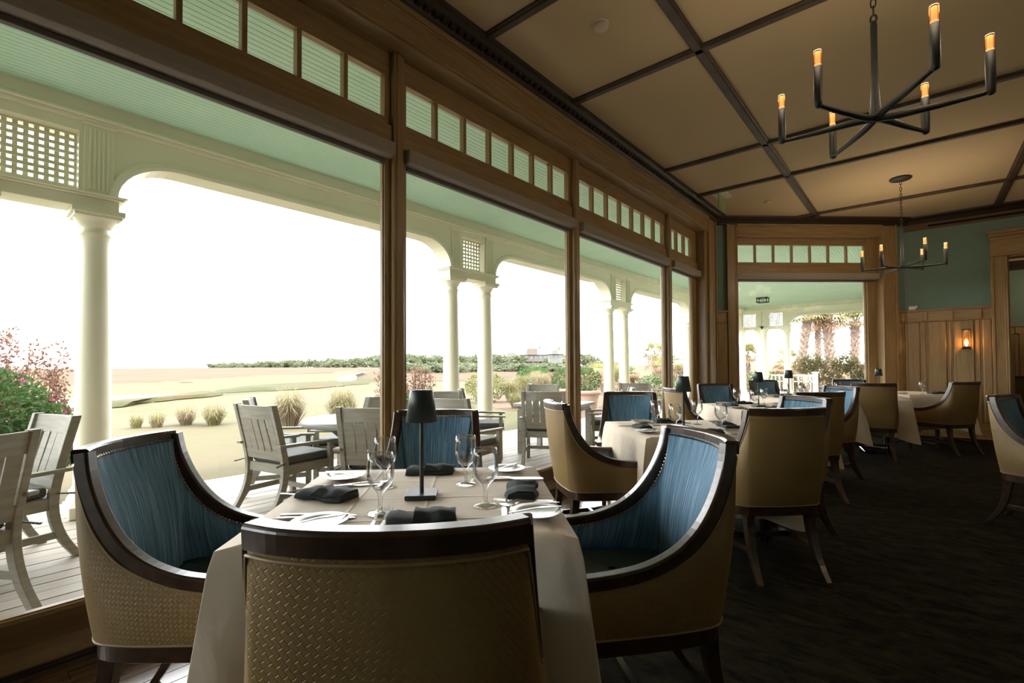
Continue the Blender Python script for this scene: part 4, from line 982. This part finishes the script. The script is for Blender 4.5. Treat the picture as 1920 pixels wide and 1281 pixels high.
# tables stand at 45 degrees to the window wall: u = 135 deg (towards the glass, away), v = 45 deg
T = {1: (-1.345, 1.085), 2: (-1.30, 3.46), 3: (-1.345, 5.72), 4: (-1.22, 7.58), 5: (-.66, 8.42), 6: (-.10, 9.66)}
def bc(x, y, face, label):
    """x, y: middle of the top rail; face: heading of the sitter"""
    place_chair(x + .335 * math.cos(R(face)), y + .335 * math.sin(R(face)), face, label)
bc(-.63, .435, 133, 'nearest chair, woven tan back turned to the viewer, bottom centre')
bc(-2.14, .385, 44, 'blue striped chair at the left, beside the window sill and nearest table')
bc(-.595, 1.835, 228, 'bright blue striped chair at the right of the nearest table')
bc(-2.10, 1.82, -50, 'blue chair facing the viewer behind the green table lamp')
bc(-1.95, 2.68, 50, 'tan chair seen from the side by the second mullion, left of second table')
bc(-2.07, 4.12, -60, 'blue chair facing the viewer by the glass at the second table')
bc(-.55, 3.06, 135, 'tan chair with its back to the viewer standing alone on the carpet')
bc(-.63, 4.24, 230, 'blue striped chair just behind the tan carpet chair, right of second table')
bc(-2.03, 4.95, 45, 'tan chair by the third window, left of the third table')
bc(-2.07, 6.46, -42, 'blue chair facing the viewer before the oak corner panel')
bc(-.64, 4.97, 136, 'tan chair back half hidden behind two blue striped chairs')
bc(-.63, 6.40, 228, 'blue striped chair in the middle row, right of the third table')
bc(-1.93, 8.34, -40, 'dark blue chair in front of the canted window')
bc(-.44, 7.55, 103, 'tan chair with dark top rail standing left of the far draped table')
bc(-.90, 9.38, -62, 'dark chair top seen before the hedge in the canted window')
bc(.50, 8.72, 142, 'pale tan armchair seen from behind at the far draped table')
bc(.44, 5.35, -22, 'tan and blue chair cut off by the right edge of the picture')
place_chair(1.72, 13.3, 60, 'cream chair beyond the doorway in the next room')

# ------------------------------------------------------------------ tables with cloths
def make_cloth(seed=1):
    rnd = random.Random(seed); hs = .46; n = 34; per = []
    corners = [(hs, -hs), (hs, hs), (-hs, hs), (-hs, -hs)]
    for k in range(4):
        a = Vector((*corners[k], 0)); b_ = Vector((*corners[(k + 1) % 4], 0))
        for i in range(n):
            f = i / n; f = .5 - .5 * math.cos(math.pi * f) if True else f
            per.append((a.lerp(b_, f), min(f, 1 - f) * 2 * hs, k, f))
    rows = []; ph = [rnd.uniform(0, 6) for _ in range(4)]; nr = ((1, 0, 0), (0, 1, 0), (-1, 0, 0), (0, -1, 0))
    for v in range(-6, 13):
        row = []
        for i, (p, dc, k, f) in enumerate(per):
            if v <= 0:
                q = p * ((v + 6) / 6 * .998 + .002); row.append((q.x, q.y, .762 - (.001 if v == 0 else 0)))
            else:
                t = v / 12; d = p.normalized(); nrm = Vector(nr[k])
                w = math.exp(-(dc / .11) ** 2); out = (nrm * (1 - w) + d * w).normalized()
                val = math.exp(-((dc - .15) / .055) ** 2); rid = math.exp(-((dc - .26) / .05) ** 2)
                off = .008 * min(1, v) + t * (.024 + .075 * w - .026 * val + .018 * rid) + t * .008 * math.sin(f * 13 + ph[k])
                drop = (.495 + .085 * math.exp(-(dc / .13) ** 2)) * t
                q = p + out * off; row.append((q.x, q.y, .760 - drop))
        rows.append(row)
    return MB().grid(rows, closed_u=True).mesh('tablecloth', cloth_m, fix=True)
cloths = [make_cloth(1), make_cloth(5), make_cloth(9)]
hem_m = cloth_m
def make_table():
    t = thing('dining_table', '', 'table', group='pedestal tables under the cloths')
    MB().box(-.45, .45, -.45, .45, .725, .757).build('tabletop', oak, t, bevel=.004)
    MB().lathe([(.045, .05), (.045, .72)], 14).build('column', black_m, t)
    for a in (0, 90, 180, 270):
        q = MB().bar((0, 0, .045), (.36 * math.cos(R(a)), .36 * math.sin(R(a)), .02), .06, .035, (0, 0, 1), .05, .02); q.build('base_foot', steel, t, bevel=.006)
    MB().box(-.25, .25, -.25, .25, .70, .725).build('top_bracket', black_m, t)
    return t
tab0 = make_table(); first = True
tl = {1: 'nearest', 2: 'second', 3: 'third', 4: 'fourth', 5: 'fifth', 6: 'far right'}
rot = {1: 45, 2: 45, 3: 45, 4: 45, 5: 15, 6: 43}
for k, (x, y) in T.items():
    lab = 'pedestal table hidden under the %s beige cloth' % tl[k]
    if first: tab0.location = (x, y, 0); tab0.rotation_euler = (0, 0, R(rot[k])); tab0['label'] = lab; first = False
    else: copy_tree(tab0, (x, y, 0), R(rot[k]), lab)
    cl = ['beige tablecloth of the nearest table, set with lamp and four goblets', 'beige tablecloth of the second table, behind the bright blue chair', 'beige tablecloth of the third table, under the middle lamp', 'beige tablecloth of the fourth table, under the lamp before the canted window', 'beige tablecloth of the fifth table, below the dark chair top', 'beige tablecloth hanging in folds beside the far wall wainscot'][k - 1]
    inst('tablecloth', cloths[k % 3], None, (x, y, 0), R(rot[k]), label=cl, cat='tablecloth', group='beige tablecloths')
tx = thing('dining_table', 'white clothed table beyond the doorway in the next room', 'table', (2.1, 13.9, 0)); MB().box(-.45, .45, -.45, .45, .72, .757).build('tabletop', oak, tx); MB().lathe([(.05, 0), (.05, .72)], 12).build('column', black_m, tx)

# ------------------------------------------------------------------ table settings
ZT = .7632
def make_lamp():
    l = thing('table_lamp', '', 'lamp', group='cordless table lamps')
    MB().box(-.053, .053, -.053, .053, 0, .016).build('base', lamp_m, l, bevel=.0025)
    MB().lathe([(.0075, .016), (.0068, .30), (.0068, .355)], 12).build('pole', lamp_m, l)
    MB().lathe([(.053, .262), (.0545, .262), (.0405, .366), (.037, .372), (.001, .373)], 32, cap=False).lathe([(.053, .262), (.039, .366), (.001, .368)], 32, cap=False).build('shade', lamp_m, l)
    return l
lamp0 = make_lamp()
lamps = [(-1.335, 1.080, 'dark green table lamp on the nearest table'), (-1.30, 3.43, 'dark green lamp on the second table, left of the oak corner panel'), (-1.33, 5.66, 'dark green lamp on the third table before a dark blue chair'), (-1.36, 7.40, 'small dark lamp before the far porch column in the canted window'), (-.50, 9.50, 'small dark lamp before the oak casing, above a tan chair')]
for i, (x, y, l) in enumerate(lamps):
    if i == 0: lamp0.location = (x, y, ZT); lamp0.rotation_euler = (0, 0, R(45)); lamp0['label'] = l
    else: copy_tree(lamp0, (x, y, ZT), R(45), l)
GS = 1.12
gp = [(.036, 0), (.0365, .002), (.030, .004), (.012, .0075), (.0065, .014), (.0060, .030), (.0075, .050), (.0085, .062), (.013, .070), (.025, .083), (.034, .100), (.0375, .118), (.0375, .140), (.0355, .165), (.0335, .187), (.0328, .187), (.0347, .165), (.0366, .140), (.0366, .118), (.033, .1015), (.024, .085), (.010, .073), (.001, .070)]
gob_me = MB().lathe([(r_ * GS if z > .06 or z < .01 else r_, z) for r_, z in gp], 28, cap=False).poly([(.036 * math.cos(-a * math.pi / 14), .036 * math.sin(-a * math.pi / 14), 0) for a in range(28)]).mesh('goblet', gob_m)
def goblet(x, y, l): return inst('goblet', gob_me, None, (x, y, ZT), 0, label=l, cat='glass', group='stemmed water goblets')
goblet(-1.282, .875, 'front left water goblet on the nearest table'); goblet(-1.551, 1.079, 'rear left water goblet behind the front one on the nearest table')
goblet(-1.342, 1.300, 'rear right water goblet before the blue chair, nearest table'); goblet(-1.088, 1.144, 'front right water goblet on the nearest table')
for t, nm in ((2, 'second'), (3, 'third'), (4, 'fourth')):
    for (dx, dy), w in zip(((-.22, .0), (.0, .24), (.24, .03), (.02, -.24)), ('window side', 'far side', 'aisle side', 'near side')): goblet(T[t][0] + dx, T[t][1] + dy, 'water goblet on the %s of the %s table' % (w, nm))
goblet(-.92, 8.40, 'lone water goblet above the middle blue chair row'); goblet(.02, 9.30, 'lone water goblet on the far right draped table')
cup = MB().lathe([(.018, 0), (.030, .008), (.038, .05), (.036, .05), (.028, .012), (.001, .010)], 20, cap=False)
# bread plates with a butter knife
pl_me = MB().lathe([(.001, .004), (.048, .004), (.056, .007), (.080, .0135), (.0815, .0145), (.080, .0155), (.058, .010), (.048, .0075), (.001, .007)], 36, cap=False).mesh('bread_plate', porcelain)
bm_ = MB(); bm_.sweep([((x, 0, z), (0, 1, 0), (0, 0, 1)) for x, z in ((-.09, .0), (-.02, .004), (.0, .005), (.02, .004), (.085, .0))], [[(-w, -.0012), (w, -.0012), (w, .0012), (-w, .0012)] for w in (.006, .0045, .0035, .0085, .004)])
bk_me = bm_.mesh('butter_knife', silver, bevel=.0008)
kn = MB(); kn.sweep([((x, 0, z), (0, 1, 0), (0, 0, 1)) for x, z in ((-.115, .004), (-.11, .004), (-.03, .004), (-.022, .004), (-.018, .0035), (.0, .003), (.085, .002), (.105, .0015), (.115, .001))],
    [[(-w, -h), (w, -h), (w, h), (-w, h)] for w, h in ((.005, .003), (.0065, .004), (.0055, .004), (.006, .004), (.0045, .003), (.0085, .0012), (.0095, .001), (.007, .001), (.0015, .0008))])
kn_me = kn.mesh('knife', silver, bevel=.0008)
fk = MB(); fk.sweep([((x, 0, z), (0, 1, 0), (0, 0, 1)) for x, z in ((-.10, .002), (-.095, .002), (-.03, .004), (.02, .010), (.038, .008), (.052, .004))], [[(-w, -.0012), (w, -.0012), (w, .0012), (-w, .0012)] for w in (.005, .0065, .004, .003, .009, .0125)])
for q in range(4): fk.bar((.052, -.0108 + q * .0072, .004), (.100, -.0102 + q * .0068, .010), .0032, .0020, (0, 0, 1), .0014, .0014)
fk_me = fk.mesh('fork', silver)
sp = MB(); sp.sweep([((x, 0, z), (0, 1, 0), (0, 0, 1)) for x, z in ((-.10, .002), (-.09, .003), (-.02, .006), (.035, .008), (.048, .004), (.07, .0015), (.09, .003), (.10, .006))], [[(-w, -.001), (w, -.001), (w, .001), (-w, .001)] for w in (.004, .006, .0035, .0035, .012, .019, .013, .002)])
sp_me = sp.mesh('spoon', silver, bevel=.0006)
def napkin_mesh():
    k = MB(); L, w = .098, .060; rows = []
    sec = [(-w, .002), (-w + .004, .016), (-w * .3, .024), (.3 * w, .021), (w * .85, .023), (w, .014), (w, .004), (w * .9, 0), (-w * .9, 0)]
    for i in range(9):
        x = -L + 2 * L * i / 8; tw = .9 + .12 * math.sin(i * 1.3); rows.append([(x + .003 * math.sin(j * 2.1), a * tw, max(0, b_ * (.78 + .30 * math.sin(i * .9 + 1) ** 2))) for j, (a, b_) in enumerate(sec)])
    k.grid(rows, closed_u=True); k.poly(list(reversed(rows[0]))); k.poly(rows[-1])
    rows = []
    sec2 = [(-w * .95, .019), (-w * .2, .036), (w * .72, .033), (w * .86, .026), (w * .7, .019)]
    for i in range(7):
        x = -L * .25 + 1.22 * L * i / 6; rows.append([(x + .004 * math.sin(j + i), a * (1 - .02 * i), b_ * (.92 + .10 * math.sin(i * 1.7 + j))) for j, (a, b_) in enumerate(sec2)])
    k.grid(rows, closed_u=True); k.poly(list(reversed(rows[0]))); k.poly(rows[-1])
    return k.mesh('napkin', napk)
nap_me = napkin_mesh()
def put(me, name, x, y, a, label, cat, group, z=ZT): return inst(name, me, None, (x, y, z), R(a), label=label, cat=cat, group=group)
def napkin(x, y, a, l): put(nap_me, 'napkin', x, y, a, l, 'napkin', 'folded dark napkins')
def plate(x, y, a, l): put(pl_me, 'bread_plate', x, y, 0, 'bread plate ' + l, 'plate', 'porcelain bread plates'); put(bk_me, 'butter_knife', x, y, a, 'butter knife lying on the bread plate ' + l, 'knife', 'butter knives', ZT + .0165)
napkin(-1.585, .865, 18, 'folded dark napkin at the left edge of the nearest table'); napkin(-1.118, .905, 48, 'folded dark napkin right behind the nearest chair back')
napkin(-1.10, 1.345, -52, 'folded dark napkin at the right edge of the nearest table'); napkin(-1.602, 1.345, 42, 'folded dark napkin behind the lamp on the nearest table')
plate(-1.79, 1.05, 20, 'at the left corner of the nearest table'); plate(-1.325, .70, 78, 'in front left, behind the nearest chair')
plate(-.90, 1.17, 62, 'at the front right of the nearest table'); plate(-1.372, 1.575, 100, 'at the far right corner of the nearest table')
C_ = 'cutlery on the nearest table'
put(kn_me, 'knife', -1.405, .740, 42, 'upper of the two knives at the front left of the nearest table', 'knife', C_); put(kn_me, 'knife', -1.385, .722, 45, 'lower of the two knives at the front left of the nearest table', 'knife', C_)
put(fk_me, 'fork', -1.245, .835, 136, 'left of the two forks behind the nearest chair', 'fork', C_); put(fk_me, 'fork', -1.225, .855, 137, 'right of the two forks behind the nearest chair', 'fork', C_)
put(kn_me, 'knife', -.955, 1.085, 132, 'left knife of the pair by the front right plate', 'knife', C_); put(kn_me, 'knife', -.940, 1.105, 130, 'right knife of the pair by the front right plate', 'knife', C_)
put(sp_me, 'spoon', -.985, 1.245, 228, 'spoon by the right napkin of the nearest table', 'spoon', C_); put(fk_me, 'fork', -1.02, 1.255, 222, 'fork by the right napkin of the nearest table', 'fork', C_)
put(kn_me, 'knife', -1.255, 1.490, 44, 'knife along the far right edge of the nearest table', 'knife', C_); put(kn_me, 'knife', -1.24, 1.475, 45, 'second knife along the far right edge of the nearest table', 'knife', C_)
put(fk_me, 'fork', -1.395, 1.395, 130, 'fork behind the rear right goblet', 'fork', C_); put(sp_me, 'spoon', -1.655, 1.045, 60, 'spoon beside the left plate of the nearest table', 'spoon', C_); put(kn_me, 'knife', -1.64, 1.02, 55, 'knife beside the left plate of the nearest table', 'knife', C_)
put(fk_me, 'fork', -1.66, .815, 20, 'fork under the left edge of the left napkin', 'fork', C_)
for t, nm in ((2, 'second'), (3, 'third'), (4, 'fourth')):
    x, y = T[t]
    for a, w in ((45, 'aisle side'), (135, 'far side'), (225, 'window side'), (315, 'near side')):
        c_, s_ = math.cos(R(a)), math.sin(R(a))
        napkin(x + .32 * c_, y + .32 * s_, a + 84, 'folded dark napkin on the %s of the %s table' % (w, nm))
        plate(x + .36 * c_ - .20 * s_, y + .36 * s_ + .20 * c_, a + 30, 'on the %s of the %s table' % (w, nm))
        put(kn_me, 'knife', x + .34 * c_ + .14 * s_, y + .34 * s_ - .14 * c_, a, 'knife on the %s of the %s table' % (w, nm), 'knife', 'cutlery on the far tables')
napkin(.18, 9.52, 40, 'folded dark napkin by the lone goblet on the far right table'); napkin(-.42, 9.25, 50, 'folded dark napkin at the left corner of the far right table')
plate(-.22, 9.28, 30, 'beside the lone goblet on the far right table')

# ------------------------------------------------------------------ chandeliers, sconce and small fittings
def make_chandelier():
    c = thing('chandelier', '', 'chandelier', group='black iron chandeliers')
    MB().lathe([(.005, 0), (.118, -.002), (.124, -.012), (.115, -.022), (.03, -.028), (.006, -.05)], 24, (0, 0, ZC)).build('canopy', black_m, c)
    ch_ = MB(); z = ZC - .045; k = 0
    lk = []
    for i in range(13):
        a = i / 12 * 2 * math.pi; lk.append((.0115 * math.cos(a), 0, .0265 * math.sin(a)))
    lk_me = {}
    for r_ in (0, 1):
        q = MB(); q.tube([(p[0] if not r_ else 0, 0 if not r_ else p[0], p[2]) for p in lk], 0.0036, 6, cap=False); lk_me[r_] = q.mesh('chain_link', black_m)
    while z > 3.055: inst('chain_link', lk_me[k % 2], c, (0, 0, z - .018)); z -= .043; k += 1
    loop = MB(); loop.tube([(.013 * math.cos(a), 0, .022 * math.sin(a) + 3.035) for a in [i / 14 * 2 * math.pi for i in range(15)]], .005, 8, cap=False); loop.build('loop', black_m, c)
    MB().lathe([(.013, 3.02), (.016, 2.99), (.0145, 2.90), (.016, 2.70), (.022, 2.57), (.030, 2.52), (.024, 2.49)], 16).build('stem', black_m, c)
    for k in range(6):
        a = R(60 * k + 2); dx, dy = math.cos(a), math.sin(a); zz = 2.50 + (.012 if k % 2 else -.008)
        arm = MB(); arm.tube([(-dx * .03, -dy * .03, 2.505), (dx * .10, dy * .10, zz), (dx * .25, dy * .25, zz - .004), (dx * .405, dy * .405, zz - .002), (dx * .424, dy * .424, zz + .002), (dx * .432, dy * .432, zz + .012), (dx * .432, dy * .432, zz + .05)], [.018, .021, .016, .012, .012, .013, .015], 10, squash=.8)
        ao = arm.build('arm', black_m, c)
        MB().lathe([(.008, -.014), (.0165, -.008), (.0185, .02), (.0190, .05), (.0190, .19), (.015, .192)], 14, (dx * .432, dy * .432, zz)).build('candle_sleeve', black_m, ao)
        MB().lathe([(.0172, .192), (.0175, .20), (.0175, .266), (.0165, .270), (.0155, .266), (.0155, .20)], 14, (dx * .432, dy * .432, zz), cap=False).build('glass_tube', tube_g, ao)
        MB().lathe([(.0015, .194), (.0148, .196), (.0150, .262), (.0015, .264)], 10, (dx * .432, dy * .432, zz), cap=False).build('bulb', bulb_e, ao)
    return c
chd = make_chandelier()
spots = [(-.155, 3.14, 'large black six-arm chandelier overhead at the upper right'), (-.155, 8.24, 'smaller looking chandelier hanging before the canted window'), (4.35, 3.14, 'added black fill chandelier, unseen, in the middle of the room'), (4.35, 8.24, 'added black fill chandelier, unseen, near the far wall'), (2.45, 15.6, 'chandelier glimpsed through the doorway in the next room')]  # third and fourth are unseen, added to brighten the room
pl_d = bpy.data.lights.new('chandelier_light', 'POINT'); pl_d.energy = CHANDELIER_W; pl_d.color = (1, .78, .55); pl_d.shadow_soft_size = .07
for i, (x, y, l) in enumerate(spots):
    o = chd if i == 0 else copy_tree(chd, (x, y, 0), R((0, 0, 20, 5, 0)[i]), l)
    if i == 0: o.location = (x, y, 0); o['label'] = l
    for k in range(6):
        a = R(60 * k + 2); q = bpy.data.objects.new('bulb_light', pl_d); COL.objects.link(q); q.parent = o; q.location = (.432 * math.cos(a), .432 * math.sin(a), 2.79)
sc = thing('wall_sconce', 'small glass wall sconce with a glowing amber bulb on the wainscot', 'sconce', (.576, YR - .03, 1.46))
MB().box(-.055, .055, -.006, .0, 0, .30).build('back_plate', black_m, sc, bevel=.002)
MB().lathe([(.040, .03), (.047, .035), (.050, .05), (.030, .058)], 18, (0, -.065, -.03)).box(-.055, .055, -.12, -.005, -.012, .004).build('lower_holder', black_m, sc)
MB().box(-.055, .055, -.12, -.005, .292, .304).box(-.055, -.047, -.12, -.112, 0, .30).box(.047, .055, -.12, -.112, 0, .30).build('cage', black_m, sc)
MB().lathe([(.036, .025), (.046, .06), (.046, .11), (.034, .16), (.027, .20), (.027, .285)], 20, (0, -.062, 0), cap=False).build('glass_chimney', glassmat('sconce_glass', .10, (1, .9, .75)), sc)
MB().lathe([(.004, .03), (.013, .045), (.022, .08), (.020, .105), (.008, .135), (.001, .145)], 14, (0, -.062, 0), cap=False).build('bulb', flame_e, sc)
q = bpy.data.lights.new('sconce_light', 'POINT'); q.energy = 5.0; q.color = (1, .52, .20); q.shadow_soft_size = .02; q2 = bpy.data.objects.new('sconce_light', q); COL.objects.link(q2); q2.parent = sc; q2.location = (0, -.075, .09)
sn = thing('sensor_box', 'small white sensor box on the wainscot cap', 'sensor', (-.085, YR - .035, 2.129)); MB().box(-.045, .045, -.03, .03, 0, .062).build('case', plast, sn, bevel=.004); MB().box(.046, .068, -.02, .02, .02, .07).build('bracket', plast, sn)
sd_ = thing('smoke_detector', 'round white smoke detector on the ceiling near the first batten', 'detector', (-1.727, 3.048, ZC)); MB().lathe([(.05, -.002), (.055, -.012), (.052, -.028), (.042, -.036), (.001, -.037)], 28, cap=False).build('cover', M('detector_plastic', (.55, .43, .32), rough=.5), sd_); MB().lathe([(.058, 0), (.058, -.004), (.05, -.005)], 28, cap=False).build('base_ring', plast, sd_)
s2 = thing('smoke_detector', 'tiny flat detector on the ceiling near the canted wall', 'detector', (-1.72, 8.08, ZC)); MB().lathe([(.055, 0), (.055, -.014), (.04, -.022), (.001, -.023)], 24, cap=False).build('cover', ceil_m, s2)
ex = thing('exit_sign', 'green edge of a ceiling-hung exit sign by the room corner', 'sign', (-2.16, 7.28, ZC)); MB().box(-.10, .10, -.16, .16, -.028, 0).build('housing', plast, ex, bevel=.004); MB().box(-.006, .006, -.15, .15, -.24, -.028).build('panel', green_pl, ex, bevel=.002)

# ------------------------------------------------------------------ porch furniture
def make_deck_chair():
    c = thing('porch_armchair', '', 'chair', group='grey slatted porch armchairs')
    for s_ in (1, -1):
        pts = [(s_ * .255, -.36, 0), (s_ * .255, -.285, .12), (s_ * .255, -.235, .26), (s_ * .255, -.225, .42), (s_ * .255, -.265, .64), (s_ * .255, -.335, .93)]
        path = [(p, Vector((1, 0, 0)), Vector((0, 1, 0))) for p in spline(pts, 3)]
        MB().sweep(path, [(-.021, -.027), (.021, -.027), (.021, .027), (-.021, .027)]).build('back_post', grey_w, c, bevel=.003)
        MB().box(s_ * .27 - .022, s_ * .27 + .022, .20, .245, 0, .560).build('front_leg', grey_w, c, bevel=.003)
        MB().bar((s_ * .275, .285, .572), (s_ * .285, -.305, .588), .062, .024).build('armrest', grey_w, c, bevel=.005)
        MB().bar((s_ * .255, .22, .17), (s_ * .255, -.265, .17), .02, .045).build('side_stretcher', grey_w, c)
        MB().bar((s_ * .255, .23, .375), (s_ * .255, -.225, .375), .024, .075).build('side_apron', grey_w, c)
    def yb(z): return -.225 - (z - .42) * .216
    m = MB(); rows = []
    path = [(Vector((x, yb(.865) - .028 * (1 - (x / .235) ** 2), .865)), Vector((0, -1, 0)), Vector((0, -.21, 1)).normalized()) for x in [-.235 + .47 * k / 10 for k in range(11)]]
    m.sweep(path, [(-.012, -.06), (.012, -.06), (.012, .06), (-.012, .06)]); m.build('top_rail', grey_w, c, bevel=.003)
    MB().bar((-.235, yb(.50), .50), (.235, yb(.50), .50), .024, .085, (0, -.2, 1)).build('lower_rail', grey_w, c)
    for k in range(5):
        x = -.184 + k * .092; cv = .024 * (1 - (x / .235) ** 2); MB().bar((x, yb(.53) - cv * .4, .53), (x, yb(.82) - cv, .82), .078, .014, (0, 1, 0)).build('slat', grey_w, c)
    MB().box(-.235, .235, .205, .235, .34, .415).box(-.235, .235, -.235, -.205, .34, .415).build('seat_rail', grey_w, c)
    MB().box(-.235, .235, -.21, .21, .40, .415).build('seat_board', grey_w, c)
    MB().box(-.237, .237, -.205, .265, .416, .485).build('cushion', cush_m, c, bevel=.022, seg=3)
    for s_ in (1, -1): MB().tube([(s_ * .235, -.20, .44), (s_ * .275, -.235, .44), (s_ * .30, -.33, .425)], [.006, .008, .012], 6, squash=.5).build('cushion_tie', cush_m, c)
    MB().bar((-.25, .06, .17), (.25, .06, .17), .02, .04).build('cross_stretcher', grey_w, c)
    return c
dc0 = make_deck_chair()
def fc(i, x, y, h, l):
    if i == 0: dc0.location = (x, y, ZD); dc0.rotation_euler = (0, 0, R(h - 90)); dc0['label'] = l
    else: copy_tree(dc0, (x, y, ZD), R(h - 90), l)
DCH = [(-3.68, -.10, 213, 'grey porch chair cut off at the left edge, nearest the glass'), (-4.46, .17, -75, 'white-lit porch chair facing right before the big left column'), (-4.62, -.55, -30, 'porch chair peeping in at the far left edge'),
       (-4.36, 2.02, 100, 'grey porch chair seen from the side at the round table'), (-5.02, 2.28, 62, 'grey porch chair mostly hidden behind the side-on one'), (-4.80, 2.86, 215, 'grey porch chair beyond the round table, facing the glass'), (-3.48, 2.42, 126, 'grey porch chair turned away, against the first mullion'),
       (-3.66, 3.55, 100, 'grey porch chair top rail right of the first mullion, behind the blue chair'), (-4.40, 3.85, -40, 'pale porch chair back just above the lamp chair'), (-3.72, 5.06, 120, 'grey porch chair seen from behind left of the tan chair'), (-4.74, 6.30, -60, 'grey porch chair top beyond the rectangular porch table'),
       (-3.40, 6.12, 212, 'grey porch chair facing left by the second mullion'), (-4.0, 8.2, 115, 'grey porch chair backs through the third window'), (-3.45, 8.75, 205, 'grey porch chair behind the tan chair in the third window'), (-4.58, 4.80, 42, 'grey porch armchair side-on between blue chair and column base')]
for i, a in enumerate(DCH): fc(i, *a)
rt = thing('porch_table', 'round pale porch table seen through the leftmost big window', 'table', (-4.12, 2.58, ZD)); MB().lathe([(.001, .755), (.50, .755), (.515, .745), (.515, .700), (.50, .695), (.001, .695)], 48, cap=False).build('tabletop', ctop, rt); MB().lathe([(.05, .05), (.05, .70)], 16).build('pedestal', grey_t, rt)
for k in range(4): MB().bar((0, 0, .06), (.36 * math.cos(k * 1.571 + .4), .36 * math.sin(k * 1.571 + .4), .025), .07, .05).build('foot', grey_t, rt, bevel=.005)
for k in range(4): MB().bar((0.03 * math.cos(k * 1.571), .03 * math.sin(k * 1.571), .45), (.30 * math.cos(k * 1.571), .30 * math.sin(k * 1.571), .69), .04, .04).build('brace', grey_t, rt)
def rtable(x, y, rz, lab, w=.95, d=.8):
    t = thing('porch_table', lab, 'table', (x, y, ZD), R(rz)); MB().box(-w / 2, w / 2, -d / 2, d / 2, .665, .71).build('tabletop', ctop, t, bevel=.006); MB().box(-w / 2 + .06, w / 2 - .06, -d / 2 + .06, d / 2 - .06, .60, .665).build('apron', grey_t, t)
    for sx in (-1, 1):
        for sy in (-1, 1): MB().box(sx * (w / 2 - .08) - .035, sx * (w / 2 - .08) + .035, sy * (d / 2 - .08) - .035, sy * (d / 2 - .08) + .035, 0, .62).build('leg', grey_t, t, bevel=.003)
rtable(-4.05, 5.72, 12, 'rectangular pale porch table behind the tan side-on chair'); rtable(-4.25, -.25, 10, 'porch table out of frame between the left porch chairs')
